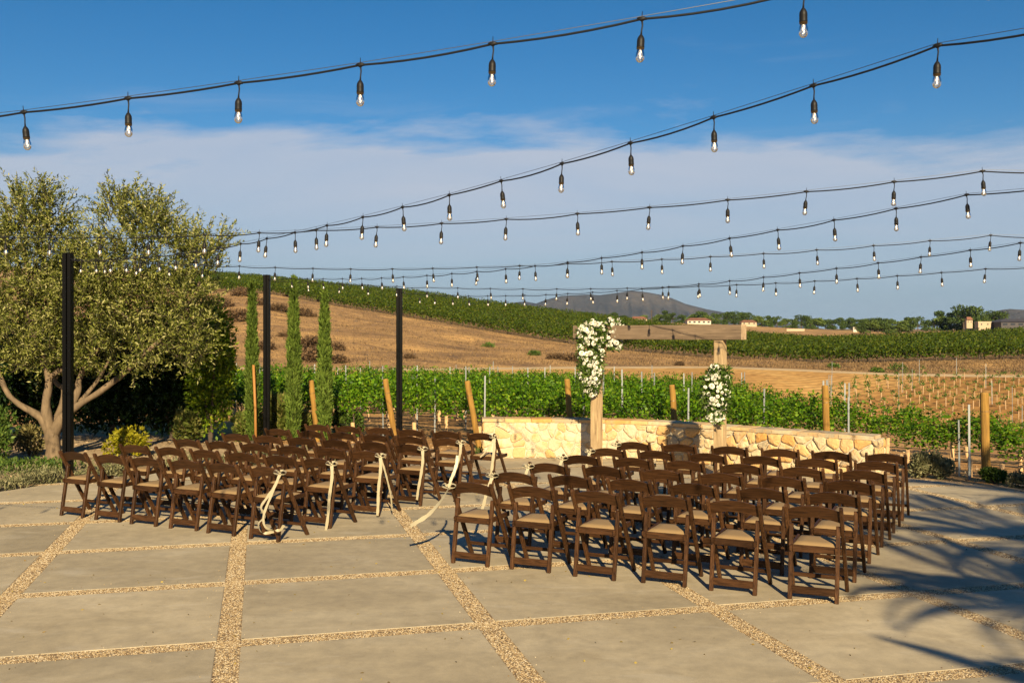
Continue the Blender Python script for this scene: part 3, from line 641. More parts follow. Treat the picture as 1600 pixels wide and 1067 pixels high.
# ------------------------------------------------------------ ribbons
def strip(pts, width, mb, side=(1, 0, 0), tw=None):
    width *= .74; pts = catm3(pts, 6); n_ = len(pts); V = []
    for i, p in enumerate(pts):
        a = (pts[min(i + 1, n_ - 1)] - pts[max(i - 1, 0)]).normalized(); u = Vector(side)
        if tw: u = Matrix.Rotation(tw * i / n_, 3, a) @ u
        u = (u - a * u.dot(a)).normalized(); w_ = width * (1 + .12 * math.sin(i * 1.3)) / 2
        V += [p - u * w_, p + u * w_]
    mb.add(V, [(2 * i, 2 * i + 1, 2 * i + 3, 2 * i + 2) for i in range(n_ - 1)])
def catm3(P, n=6):
    P = [Vector(p) for p in P]; Q = [P[0] * 2 - P[1]] + P + [P[-1] * 2 - P[-2]]; out = []
    for i in range(1, len(Q) - 2):
        for k in range(n):
            t = k / n; a, b, c, d = Q[i - 1:i + 3]; out.append(.5 * ((2 * b) + (c - a) * t + (2 * a - 5 * b + 4 * c - d) * t * t + (3 * b - a - 3 * c + d) * t ** 3))
    return out + [P[-1]]
def ribbon(blk, r_, tails, label):
    c = CH[blk, r_, 5 if blk == 'left' else 0]; s = 1 if blk == 'left' else -1
    phi = c.rotation_euler.z; M = Matrix.Rotation(phi, 3, 'Z'); kn = c.location + M @ Vector((s * .230, -.012, .735))
    t = thing('ribbon_bow', label, 'ribbon', kn, 0, 'ribbons tied to the aisle chairs')
    mb = MB(); mb.box((0, 0, 0), (.030, .024, .034))
    strip([(0, 0, .034), (.03, .0, .036), (.03, .04, .032), (0, .05, .02), (-.055, .05, .0)], .030, mb, (0, 0, 1))
    mb.build('knot', SATIN, t, smooth=True)
    for k, (dx, dz) in enumerate(((-.060, .022), (.062, .018))):
        mb = MB(); strip([(0, -.01, 0), (dx * .6, -.035, dz + .022), (dx * 1.15, -.02, dz), (dx * .7, .0, dz - .022), (0, -.005, -.004)], .034, mb, (.1, 1, .35)); mb.build('bow_loop', SATIN, t, smooth=True)
    for (pts, wd, sd, tw) in tails:
        mb = MB(); strip([(0, -.012, 0)] + pts, wd, mb, sd, tw); mb.build('tail', SATIN, t, smooth=True)
def rib_px(blk, r_, pxl, dY=0.0):                  # tail points given as photograph pixels at the knot's depth
    c = CH[blk, r_, 5 if blk == 'left' else 0]; s = 1 if blk == 'left' else -1
    kn = c.location + Matrix.Rotation(c.rotation_euler.z, 3, 'Z') @ Vector((s * .230, -.012, .735)); n_ = len(pxl)
    k0 = Vector((CX + F * kn.x / kn.y, CY - F * (kn.z - H) / kn.y))
    return [pt(k0.x + x, k0.y + y, kn.y - .03 + dY * (i + 1) / n_) - kn for i, (x, y) in enumerate(pxl)]
S1 = (1, -.2, 0)
ribbon('left', 0, [(rib_px('left', 0, [(-8, 18), (-20, 36), (-30, 52), (-24, 66), (-34, 78), (-28, 92), (-10, 90)], -.06), .045, S1, 1.0), (rib_px('left', 0, [(-6, 14), (-16, 38), (-26, 66), (-22, 84), (-2, 88), (6, 80)], -.12), .042, S1, .6)], 'ivory ribbon curling down the nearest aisle chair of the left block')
ribbon('left', 1, [(rib_px('left', 1, [(0, 20), (-4, 50), (-6, 78), (-10, 106)], -.03), .050, S1, .3)], 'ivory ribbon hanging straight down, second aisle chair of the left block')
ribbon('left', 2, [(rib_px('left', 2, [(0, 20), (-3, 50), (-4, 78), (-5, 92)], -.03), .050, S1, .2), (rib_px('left', 2, [(5, 16), (10, 34), (16, 60), (18, 84)], .05), .035, S1, .6)], 'ivory ribbon with two tails, third aisle chair of the left block')
ribbon('left', 3, [(rib_px('left', 3, [(0, 18), (-3, 40), (-7, 62), (-9, 78)], -.03), .050, S1, .4)], 'ivory ribbon on the fourth aisle chair of the left block')
ribbon('left', 4, [(rib_px('left', 4, [(-1, 14), (-4, 28), (-9, 44), (-12, 54)], -.03), .052, S1, .9)], 'ivory ribbon slanting left on the fifth aisle chair, left block')
ribbon('left', 5, [(rib_px('left', 5, [(0, 16), (-2, 34), (-4, 52), (-5, 62)], -.03), .055, S1, .2), (rib_px('left', 5, [(-8, 14), (-16, 24), (-22, 30)], .03), .03, S1, .5)], 'ivory ribbon on the front aisle chair of the left block')
ribbon('right', 0, [(rib_px('right', 0, [(-8, 14), (-20, 30), (-34, 44), (-50, 54), (-60, 60)], .12), .058, (.45, .1, .9), .15), (rib_px('right', 0, [(3, -12), (8, -24), (12, -38), (13, -50)], .1), .036, S1, .4)], 'ivory ribbon blowing out sideways from the nearest aisle chair, right block')
ribbon('right', 1, [(rib_px('right', 1, [(-4, 12), (-10, 30), (-14, 46), (-18, 54)], -.04), .048, S1, .5)], 'ivory ribbon on the second aisle chair of the right block')
for r_ in (2, 3, 4, 5):
    ribbon('right', r_, [(rib_px('right', r_, [(-3, 8), (-5, 18), (-4, 26)], .0), .045, S1, .5)], 'short ivory bow on the ' + (['', '', 'third', 'fourth', 'fifth', 'front'][r_]) + ' aisle chair of the right block')

# ------------------------------------------------------------ light poles and strings
def pole(x, y, z0, z1, label):
    t = thing('light_pole', label, 'pole', (x, y, z0), R(4), 'black steel poles holding the light strings'); h = z1 - z0
    mb = MB(); mb.beam((-.036, 0, 0), (-.036, 0, h), .062, .135, (1, 0, 0), .006); mb.beam((.036, 0, 0), (.036, 0, h), .062, .135, (1, 0, 0), .006); mb.box((0, .01, h / 2), (.02, .09, h - .01)); mb.build('post', BLACK, t)
    MB().box((0, 0, .006), (.26, .26, .012)).build('base_plate', BLACK, t)
    MB().box((0, 0, h + .004), (.142, .139, .008)).build('cap', BLACK, t)
    MB().tube([(.07, -.03, h - .10), (.10, -.03, h - .10), (.12, -.03, h - .085), (.12, -.03, h - .06), (.10, -.03, h - .05)], .006, 6).build('eye_bolt', WIRE, t)
P1 = (-6.955, 15.6); P2 = (-5.145, 20.9); P3 = (-2.466, 21.8)
pole(*P1, -.05, 3.50, 'black light pole in front of the olive tree, left of all chairs')
pole(*P2, -.10, 3.48, 'black light pole between the first and second slim cypress')
pole(*P3, -.13, 3.24, 'black light pole right of the cypresses, farthest of the three')
RA = (6.45, -.84); RE = (7.6, 2.6); RB = (9.0, 6.2); RC = (10.6, 11.2); PA = (-9.0, 6.9); PBk = (-9.0, 12.2)
pole(*RE, -.05, 4.6, 'tall black light pole off to the right beside the camera')
for q_, lb in ((RA, 'black light pole off to the right behind the camera'), (RB, 'black light pole out of view right of the chairs'), (RC, 'black light pole out of view at the far right patio edge'), (PA, 'black light pole out of view left of the camera'), (PBk, 'black light pole out of view at the left patio edge')): pole(*q_, -.05, 3.5, lb)
def lathe(prof, n=12):
    V = []; ff = []
    for r_, z in prof:
        for k in range(n): a = 2 * math.pi * k / n; V.append((r_ * math.cos(a), r_ * math.sin(a), z))
    for i in range(len(prof) - 1):
        for k in range(n): ff.append((i * n + k, i * n + (k + 1) % n, (i + 1) * n + (k + 1) % n, (i + 1) * n + k))
    return MB().add(V, ff)
mb = MB(); mb.tube([(0, 0, .035), (0, 0, .0)], [.0015, .003], 6); mb.tube([(-.022, 0, 0), (-.010, 0, .002), (0, 0, -.002), (.010, 0, .002), (.022, 0, 0)], [.006, .009, .012, .009, .006], 8)
mb.tube([(0, 0, 0), (.004, 0, -.03), (.001, 0, -.055), (0, 0, -.075)], [.005, .0035, .0035, .005], 7)
g_ = lathe([(.005, -.072), (.010, -.078), (.016, -.090), (.0175, -.105), (.0165, -.110), (.0175, -.115), (.0165, -.120), (.0178, -.125), (.017, -.136), (.0, -.136)]); mb.add(g_.v, g_.f)
HOLD = mb.mesh('lamp_holder', RUBBER, True)
COLR = lathe([(.0178, -.132), (.0150, -.1425), (.0, -.1425)]).mesh('collar', BRASS, True)
GL = lathe([(.0135, -.138), (.016, -.146), (.0195, -.160), (.0205, -.172), (.0185, -.184), (.0125, -.193), (.005, -.197), (.0, -.1975)]).mesh('glass_bulb', GLASS, True)
FILM = MB().tube([(0, 0, -.142), (.003, 0, -.150), (-.003, 0, -.160), (.003, 0, -.170), (0, 0, -.178)], .0028, 6).mesh('filament', FIL, True)
def string(A, B, clips, zA, zB, label):
    A = Vector(A); B = Vector(B); d = B - A; pts3 = []
    for px, py in clips:
        k = (px - CX) / F; t_ = (A.x - k * A.y) / (k * d.y - d.x); p = A + d * t_; pts3.append((t_, Vector((p.x, p.y, H - (py - CY) * p.y / F))))
    pts3.sort(key=lambda a: a[0]); PTS = [q_[1] for q_ in pts3]; a3 = Vector((*A, zA)); b3 = Vector((*B, zB))
    # smooth measured heights
    for _ in range(3):
        zs = [p.z for p in PTS]
        for i in range(1, len(PTS) - 1): PTS[i].z = .5 * zs[i] + .25 * (zs[i - 1] + zs[i + 1])
    # carry the rhythm of the lamps on beyond the last measured one
    def ext(last, prev, end):
        out = []; step = (last - prev).length; gap = (end - last).length; nn = int(gap / step)
        for i in range(1, nn): t_ = i / nn; q_ = last.lerp(end, t_); q_.z -= .10 * math.sin(math.pi * t_) * min(gap / 6, 1) * (end.z < 3.8); out.append(q_)
        return out
    full = [a3] + ext(PTS[0], PTS[1], a3)[::-1] + PTS + ext(PTS[-1], PTS[-2], b3) + [b3]
    t = thing('light_string', label, 'string lights', a3)
    cab = MB(); C_ = []
    for i in range(len(full) - 1):
        p, q_ = full[i], full[i + 1]; l = (q_ - p).length; o1 = rnd.uniform(.6, 1.4)
        for k in range(6): u = k / 6; m_ = p.lerp(q_, u); m_.z -= .020 * o1 * min(l, .8) * 4 * u * (1 - u); C_.append(m_ - a3)
    C_.append(full[-1] - a3); cab.tube(C_, .0052, 6); cab.build('cable', RUBBER, t, smooth=True)
    W_ = []
    for i, p in enumerate(full): W_.append(p - a3 + Vector((0, 0, .012 if 0 < i < len(full) - 1 else 0)))
    MB().tube(W_, .0017, 4).build('support_wire', WIRE, t)
    ang = math.atan2(d.y, d.x)
    for p in full[1:-1]:
        h = link('lamp_holder', HOLD, t, p - a3); h.rotation_euler = (rnd.uniform(-.09, .09), rnd.uniform(-.09, .09), ang)
        link('collar', COLR, h); link('glass_bulb', GL, h); link('filament', FILM, h)
string(PA, RE, [(37, 176), (200, 156), (373, 131), (563, 104), (770, 72), (1003, 32), (1255, -14)], 3.45, 4.55, 'thick nearest light string crossing the top of the sky')
string(P1, RA, [(1465, 72), (1271, 135), (1115, 186), (985, 224), (878, 258), (783, 284), (702, 306), (629, 324), (567, 341), (511, 353), (461, 364), (417, 373), (376, 382), (341, 388), (306, 394), (275, 398), (247, 401), (220, 403), (197, 404), (173, 405), (150, 405.5)], 3.43, 3.45, 'light string rising steeply right from the pole by olive tree')
string(PBk, RB, [(8, 371), (78, 371.5), (157, 371.5), (232, 371), (320, 368), (405, 364.5), (494, 361), (589, 355.5), (690, 350), (791, 344), (902, 335.5), (1015, 325.5), (1137, 313.5), (1260, 300.5), (1397, 286), (1535, 268)], 3.45, 3.45, 'light string running level across the olive crown into mid sky')
string(P2, RE, [(1510, 305), (1400, 328), (1303, 345), (1215, 360), (1140, 373), (1067, 385), (1003, 396), (940, 404), (887, 411), (836, 416), (790, 421), (745, 425), (706, 428), (667, 431), (630, 433.5), (596, 435), (565, 436), (535, 436), (505, 436), (480, 435.5), (455, 435)], 3.40, 3.45, 'light string rising right from the middle black pole')
string(P1, RC, [(163, 408), (213, 410), (263, 412), (317, 414), (374, 416.5), (430, 418.5), (489, 420.5), (548, 421.5), (613, 421.5), (676, 420), (745, 418.5), (812, 416), (887, 412.5), (956, 409), (1034, 406), (1110, 402), (1193, 397), (1276, 391.5), (1365, 385), (1453, 377), (1548, 368)], 3.40, 3.45, 'slack light string from the pole by olive tree, low over hill')
string(P2, RC, [(481, 441), (530, 444), (575, 446), (620, 448), (667, 449.5), (715, 450.5), (766, 451.5), (817, 452), (870, 452), (923, 452), (980, 451), (1035, 449.5), (1091, 447.5), (1151, 445.5), (1212, 443), (1273, 440), (1339, 436), (1402, 431.5), (1471, 427), (1540, 420.5)], 3.36, 3.40, 'lowest light string on the right, from the middle black pole')
string(P3, RB, [(656, 460), (680, 461.5), (707, 462.5), (732, 463), (762, 463), (790, 462.5), (820, 462), (853, 461), (887, 459.5), (926, 457), (964, 454.5), (1003, 452), (1045, 449), (1092, 444.5), (1140, 439.5), (1193, 434), (1249, 427), (1307, 420), (1372, 412), (1439, 402), (1516, 391.5), (1594, 380)], 3.16, 3.45, 'light string starting at the farthest black pole over the arch')

# ------------------------------------------------------------ near vineyard
RN = Vector((math.sin(R(24)), math.cos(R(24)))); RD = Vector((math.cos(R(24)), -math.sin(R(24))))
def vine_mesh(seed, dens=1150):
    n_ = dens; u = rng.uniform(-.92, .92, n_); prof = np.clip(1 - np.abs(u) ** 3 * .35, 0, 1)
    ph = rng.uniform(0, 6.28); top = 1.32 + .13 * np.sin(u * 5 + ph) + .07 * np.sin(u * 13 + ph)
    z = .62 + (top - .62) * rng.beta(1.35, 1.15, n_); bel = np.sqrt(np.clip(1 - ((z - 1.0) / .48) ** 2, .08, 1))
    y = rng.normal(0, .17, n_) * bel * prof
    P = np.stack([u, y, z], 1); D = rdir(n_, .1); D[:, 1] -= .25
    k = n_ // 14; P2_ = np.stack([rng.uniform(-.85, .85, k), rng.normal(0, .14, k), rng.uniform(1.25, 1.62, k)], 1); D2 = rdir(k, .6)
    P = np.concatenate([P, P2_]); D = np.concatenate([D, D2]); m_ = len(P)
    v, q_ = leaves(P, D, rng.uniform(.045, .092, m_), rng.uniform(.04, .084, m_), .18); return np_mesh('foliage', v, q_, L_VINE)
VM = [vine_mesh(i) for i in range(6)]
mb = MB(); mb.tube([(0, 0, .05), (.015, 0, .4), (-.01, .01, .72), (.0, 0, .86)], [.016, .015, .017, .012], 6); mb.tube([(-.82, 0, .88), (-.4, .01, .85), (0, 0, .86), (.4, -.01, .86), (.82, 0, .87)], .010, 5)
for k in range(9): x = -.8 + .2 * k; mb.tube([(x, 0, .86), (x + rnd.uniform(-.06, .06), rnd.uniform(-.1, .1), 1.15)], [.005, .003], 4)
VTR = mb.mesh('trunk', DBARK); VTU = lathe([(.044, 0), (.045, .50), (.040, .50), (.040, .48)], 10).mesh('grow_tube', TUBE, True)
RNAME = ['short row closest to the patio at right', 'front row behind the stone wall', 'second row behind the stone wall', 'third row behind the stone wall', 'fourth row behind the stone wall', 'fifth row behind the stone wall']
NTH = 'first second third fourth fifth sixth seventh eighth ninth tenth eleventh twelfth thirteenth fourteenth fifteenth sixteenth seventeenth eighteenth nineteenth twentieth twenty-first twenty-second twenty-third twenty-fourth twenty-fifth'.split(); vcount = {}
nv = 0; offs = [18.35] + [19.55 + 2.1 * i for i in range(16)]
def edge_px(Y): return float(np.interp(Y, [16, 21, 24, 30, 40, 50, 62], [1900, 1800, 1340, 1240, 1165, 1110, 1080]))
STK = []
for ri, off in enumerate(offs):
    t_ = -60.0 + (ri % 2) * .3
    k = 0
    hose = []
    while t_ < 40:
        p = RN * off + RD * t_; t_ += 1.62; k += 1
        if p.y < 12.5 or p.y > 63: continue
        px = CX + F * p.x / p.y
        if px < 318 or px > edge_px(p.y): continue
        if ri == 0 and p.x < 5.95: continue
        if ri == 1 and p.x > 5.8: continue
        if ri > 9 and ri % 2: continue
        if rnd.random() < .05: continue
        g = ground(p.x, p.y); hs = float(np.interp(px, [300, 800, 1100, 1280, 1400, 1500, 1600], [1.0, .95, .82, .76, .72, .64, .52])) * rnd.uniform(.93, 1.06)
        if CY + (H - g - 1.42 * hs) * F / p.y < float(np.interp(px, [300, 800, 950, 1100, 1280, 1400], [568, 574, 582, 590, 612, 626])): continue
        vc = vcount.get(ri, 0); vcount[ri] = vc + 1
        lb = ('%s grapevine from the left in the %s' % (NTH[min(vc, 24)], RNAME[ri])) if ri < 6 else 'leafy grapevine deep in the near vineyard below the dry slope'
        v_ = thing('grapevine', lb, 'grapevine', (p.x, p.y, g), R(-24), 'grapevines of the near vineyard, ' + (RNAME[ri] if ri < 6 else 'deeper rows'))
        v_.scale = (rnd.choice((-1, 1)) * 1.0, 1, hs); nv += 1
        f_ = link('foliage', rnd.choice(VM), v_); 
        if ri < 7: link('trunk', VTR, v_); tb = link('grow_tube', VTU, v_); tb.rotation_euler = (rnd.uniform(-.05, .05), rnd.uniform(-.05, .05), 0); tb.scale = (1, 1, rnd.uniform(.8, 1.15))
        hose.append(Vector((p.x, p.y, g + .36 * hs)))
        if k % 3 == 0: STK.append((p + RD * .8, px, ri))
    if len(hose) > 2 and ri < 6:
        hp = []
        for a, b in zip(hose, hose[1:]): hp += [a, a.lerp(b, .5) - Vector((0, 0, rnd.uniform(.0, .03)))]
        hp.append(hose[-1]); o = MB().tube(hp, .010, 5).build('drip_hose', HOSE); o.data.name = 'drip_hose'
        tag(o, 'black drip hose strung along ' + RNAME[ri] + ' of vines', 'hose', 'drip hoses in the near vineyard')
print('vines', nv)
SKM = MB().beam((0, 0, 0), (0, 0, 1.0), .034, .012, (1, 0, 0), .002).mesh('steel_stake', GALV)
def stake(x, y, h, label, group='steel trellis stakes in the near vineyard'):
    o = link('steel_stake', SKM, None, (x, y, ground(x, y) - .05)); o.scale = (1, 1, h); o.rotation_euler = (rnd.uniform(-.015, .015), rnd.uniform(-.015, .015), rnd.uniform(-.5, .5))
    return tag(o, label, 'stake', group)
for p, px, ri in STK: stake(p.x, p.y, 1.75 * float(np.interp(px, [300, 900, 1500], [1, 1, .85])), 'grey steel trellis stake standing among the vines, ' + (RNAME[ri] if ri < 6 else 'deeper rows'), 'steel stakes, ' + (RNAME[ri] if ri < 6 else 'deeper rows'))
for px, yt, Y, lb in [(1515, 632, 16.0, 'bright steel stake just left of the rightmost wooden post'), (1499, 656, 16.6, 'short steel stake left of the rightmost wooden post, beside a tube'), (1326, 620, 18.4, 'steel stake rising behind the right end of the stone wall'),
                  (1193, 607, 19.3, 'steel stake behind the wall right of the small flower cluster'), (973, 577, 20.6, 'tall steel stake behind the wall just right of the big flowers'), (1075, 606, 19.6, 'steel stake behind the wall between the arch posts'), (757, 587, 21.3, 'steel stake above the left end of the stone wall'), (679, 588, 22.6, 'steel stake beside a tan tube right of the farthest pole')]:
    x = (px - CX) / F * Y; g = ground(x, Y); zt = H - (yt - CY) * Y / F; stake(x, Y, zt - g + .05, lb)
# wooden end posts, most of them leaning to the left
def wpost(px0, py0, px1, Y, w_, label):
    top = pt(px0, py0, Y); g = ground((px1 - CX) / F * Y, Y); bot = Vector(((px1 - CX) / F * Y, Y + .0, g - .1)); L_ = (top - bot)
    t = thing('wooden_post', label, 'post', bot, 0, 'round wooden end posts of the vine rows'); r_ = w_ / 2
    n_ = 8; mb = MB(); mb.tube([L_ * (k / n_) + Vector((rnd.uniform(-.004, .004), 0, 0)) for k in range(n_)] + [L_ * .985, L_], [r_ * 1.04] + [r_] * (n_ - 1) + [r_, r_ * .82], 14, True, .03); mb.build('shaft', POSTW, t, smooth=False)
    mb = MB(); c = L_ * .80; a = L_.normalized(); u = a.orthogonal().normalized(); v2 = a.cross(u)
    mb.tube([c + (u * math.cos(k * .5236) + v2 * math.sin(k * .5236)) * (r_ + .004) for k in range(13)], .003, 4, False); mb.build('wire_wrap', WIRE, t)
wpost(1538, 613, 1541, 16.0, .135, 'upright round wooden post at the far right beside the patio')
wpost(1289, 602, 1294, 18.25, .125, 'upright wooden post behind the right half of the stone wall')
wpost(1050, 601, 1058, 19.0, .115, 'leaning wooden post seen between the two arch posts')
wpost(886, 592, 895, 20.1, .115, 'leaning wooden post just left of the big flowers')
wpost(730, 595, 750, 20.9, .12, 'leaning orange wooden post at the left end of stone wall')
wpost(602, 592, 620, 21.6, .12, 'leaning orange wooden post left of the farthest black pole')
wpost(486, 594, 497, 22.2, .12, 'leaning pale wooden post between second and third cypress')
# extra near grow tubes
for px, py, h in [(1388, 708, .34), (1452, 722, .36), (1518, 738, .33), (1568, 742, .26), (1597, 738, .48), (1420, 712, .28), (1411, 716, .22), (1499, 736, .15)]:
    g = gp(px, py, -.05); o = link('grow_tube', VTU, None, (g.x, g.y + .05, ground(g.x, g.y + .05))); o.scale = (.85, .85, h / .5)
    tag(o, 'tan card grow tube standing at the right patio edge', 'grow tube', 'grow tubes at the right patio edge')

# ------------------------------------------------------------ young vines on the bare field
YT = lathe([(.036, 0), (.036, .58), (.030, .58), (.030, .56)], 8).mesh('grow_tube', plain('young_tube_card', (.34, .225, .12), .85), True); YL = []
for i in range(4):
    n_ = 26; P = np.stack([rng.normal(-.04, .11, n_), rng.normal(0, .11, n_), (.62) + np.abs(rng.normal(.10, .10, n_))], 1); v, q_ = leaves(P, rdir(n_, .3), .14, .10); YL.append(np_mesh('leaf_tuft', v, q_, L_BUSHG))
cand = []
yn = Vector((math.sin(R(24)), math.cos(R(24)))); yd = Vector((math.cos(R(24)), -math.sin(R(24))))
for i in range(36):
    for j in range(70):
        p = yn * (36 + 2.15 * i) + yd * (-45 + 1.62 * j + (i * .61) % 1.62 + rnd.uniform(-.08, .08))
        if p.y < 50 or p.y > 87: continue
        px = CX + F * p.x / p.y
        lim = float(np.interp(p.y, [50, 56, 62, 70, 78, 87], [1235, 1235, 1262, 1300, 1345, 1410]))
        if px < lim or px > 1680 or px < edge_px(p.y) + 25: continue
        if rnd.random() < .06: continue
        cand.append((p.y, p, px))
cand.sort(key=lambda a: a[0]); print('young vines', len(cand))
for y, p, px in cand[:300]:
    p = p + Vector((rnd.uniform(-.08, .08), rnd.uniform(-.08, .08))); t = thing('young_vine', 'young vine tuft above pale grow tube, tilled field, ' + ('nearest the green vines' if p.y < 62 else 'midway up the slope' if p.y < 75 else 'nearest the dirt road') + (', left part' if px < 1420 else ', right part'), 'young vine', (p.x, p.y, ground(p.x, p.y)), rnd.uniform(0, 6), 'young vines in rows on the bare field')
    s_ = rnd.uniform(.8, 1.1); t.scale = (s_, s_, s_); t.rotation_euler = (rnd.uniform(-.04, .04), rnd.uniform(-.04, .04), rnd.uniform(-.5, .5)); link('grow_tube', YT, t); tag(link('leaf_tuft', rnd.choice(YL), t), kind='stuff')
if len(cand) > 300:
    mb = MB(); P = []
    for y, p, px in cand[300:]:
        g = ground(p.x, p.y); mb.tube([(p.x, p.y, g), (p.x, p.y, g + .65)], .045, 5)
    tag(mb.build('young_vines', TUBE), kind='stuff'); P = np.array([(p.x + rng.normal(0, .12), p.y + rng.normal(0, .12), ground(p.x, p.y) + .72 + abs(rng.normal(0, .12))) for y, p, px in cand[300:] for _ in range(14)])
    v, q_ = leaves(P, rdir(len(P), .3), .2, .14); tag(link('young_vine_leaves', np_mesh('young_vine_leaves', v, q_, L_BUSHG)), kind='stuff')
i_ = 0
for y, p, px in cand:
    if i_ % 9 == 4: stake(p.x + .1, p.y, rnd.choice((1.7, 2.0, 2.3)), 'thin steel stake among the young vines on the bare field', 'steel stakes on the bare field')
    i_ += 1

# ------------------------------------------------------------ hillside vineyards
def hillrow(t0, x0, x1, step, hgt=1.65):
    V = []
    px = x0
    while px < x1:
        ya, yb = np.interp(px, PX, CY_[6]), np.interp(px, PX, CY_[7]); Y = ya + (yb - ya) * t0
        V.append(((px - CX) / F * Y, Y)); px += step * F / Y
    return V
P = []; TR = MB(); S_ = []
nrow = 34
for r_ in range(nrow):
    t0 = .005 + (r_ / nrow) ** 1.1 * .985
    pts = hillrow(t0, 250, 1760, .5)
    front = r_ < 1
    for (X, Y) in pts:
        g = ground(X, Y); lump = .12 * math.sin(X * 1.1 + r_) + .08 * math.sin(X * 3.1 + r_ * 2)
        n_ = 34 if r_ < 3 else 18
        zz = rng.uniform(.45 if r_ < 2 else .7, 1.60 + lump, n_)
        P.append(np.stack([X + rng.uniform(-.35, .35, n_), Y + rng.normal(0, .28, n_), g + zz], 1))
        if r_ < 2 and rng.random() < .28: TR.tube([(X, Y, g - .1), (X + rng.uniform(-.1, .1), Y, g + .8)], .05, 4)
P = np.concatenate(P); n_ = len(P); print('hill leaves', n_)
D = rdir(n_, .15); v, q_ = leaves(P, D, rng.uniform(.17, .34, n_), rng.uniform(.15, .30, n_), .15)
tag(link('hillside_vines', np_mesh('hillside_vines', v, q_, L_HILL)), kind='stuff'); tag(TR.build('hillside_vine_trunks', DBARK), kind='stuff')

# dry brush tufts and grass on the dry slope
def scatter_slope(n_, x0, x1, a, b):
    px = rng.uniform(x0, x1, n_); t_ = rng.uniform(a, b, n_); y0 = np.interp(px, PX, CY_[5]); y1 = np.interp(px, PX, CY_[6]); Y = y0 + (y1 - y0) * t_; X = (px - CX) / F * Y
    return X, Y, np.array([ground(x, y) for x, y in zip(X, Y)])
X, Y, Z = scatter_slope(9000, 300, 1750, .04, .98); nn = 3
P = np.repeat(np.stack([X, Y, Z], 1), nn, 0); P[:, :2] += rng.normal(0, .25, (len(P), 2)); D = rdir(len(P), 1.6)
v, q_ = leaves(P, D, rng.uniform(.12, .34, len(P)), rng.uniform(.03, .08, len(P))); L_STRAW = foliage('dry_grass', [(.13, .085, .048), (.20, .13, .065), (.27, .18, .09)], .1, .9)
tag(link('dry_grass', np_mesh('dry_grass', v, q_, L_STRAW)), kind='stuff')
def bushmesh(name, n_, rx, ry, rz, ls, m, up=.2, flat=0.0, hollow=.5):
    d = rdir(n_, .0); d[:, 2] = np.abs(d[:, 2]) if flat else d[:, 2]; r_ = (1 - hollow * rng.random(n_)) * (1 + .22 * np.sin(d[:, 0] * 5 + 1) * np.sin(d[:, 1] * 4 + d[:, 2] * 6))
    P = d * r_[:, None] * np.array([rx, ry, rz]); P[:, 2] += 0 if flat else rz; D = unit(d + rdir(n_, up) * .9)
    v, q_ = leaves(P, D, rng.uniform(.7, 1.3, n_) * ls, rng.uniform(.7, 1.3, n_) * ls * .55); return np_mesh(name, v, q_, m)
def twigs(mb, h, sp, k=7, r0=.02):
    for i in range(k):
        a = rnd.uniform(0, 6.28); q_ = rnd.uniform(.3, 1) * sp; mb.tube([(0, 0, -.02), (math.cos(a) * q_ * .4, math.sin(a) * q_ * .4, h * .45), (math.cos(a) * q_, math.sin(a) * q_, h * .85)], [r0, r0 * .6, r0 * .25], 5)
    return mb
BB = bushmesh('twigs', 900, 1.6, 1.2, .9, .28, L_DRYB, .3, 1)
for px, py, s_ in [(381, 462, 1.7), (371, 500, 1.6), (345, 480, 1.5), (433, 486, 1.25), (444, 526, .6), (475, 494, 1.3), (488, 546, 1.45), (521, 546, .9), (484, 563, 1.3), (528, 566, .8), (415, 545, .9), (505, 470, 1.0), (452, 462, .9), (402, 476, 1.3), (868, 561, .7), (893, 563, .9), (915, 565, .8), (1062, 571, .5), (640, 560, .5)]:
    # find slope point seen at this pixel
    best = min(((abs(H - (py - CY) * Y / F - ground((px - CX) / F * Y, Y)), Y) for Y in np.arange(66, 160, .5)), key=lambda a: a[0])
    Y = best[1]; X = (px - CX) / F * Y; t = thing('dry_bush', 'brown dry scrub bush on the bare eroded left slope', 'bush', (X, Y, ground(X, Y)), rnd.uniform(0, 6), 'brown scrub bushes on the dry slope'); t.scale = (s_ * .75,) * 3
    link('twigs', BB, t); twigs(MB(), .8, 1.0, 5, .04).build('stems', DBARK, t)
for px, py, s_ in [(1404, 577, .9), (1370, 578, .5), (1302, 572, .5), (835, 552, .5), (763, 540, .6)]:
    best = min(((abs(H - (py + 3 - CY) * Y / F - ground((px - CX) / F * Y, Y)), Y) for Y in np.arange(84, 125, .5)), key=lambda a: a[0]); Y = best[1]; X = (px - CX) / F * Y
    t = thing('green_bush', 'small green bush alone on the dry bank below hill vineyard', 'bush', (X, Y, ground(X, Y)), 0, 'small green bushes on the dry bank')
    link('leaves', bushmesh('leaves', 260, 1.2 * s_, .9 * s_, .8 * s_, .2, L_BUSHG, .3, 1), t); twigs(MB(), .5 * s_, .7 * s_, 4, .03).build('stems', DBARK, t)

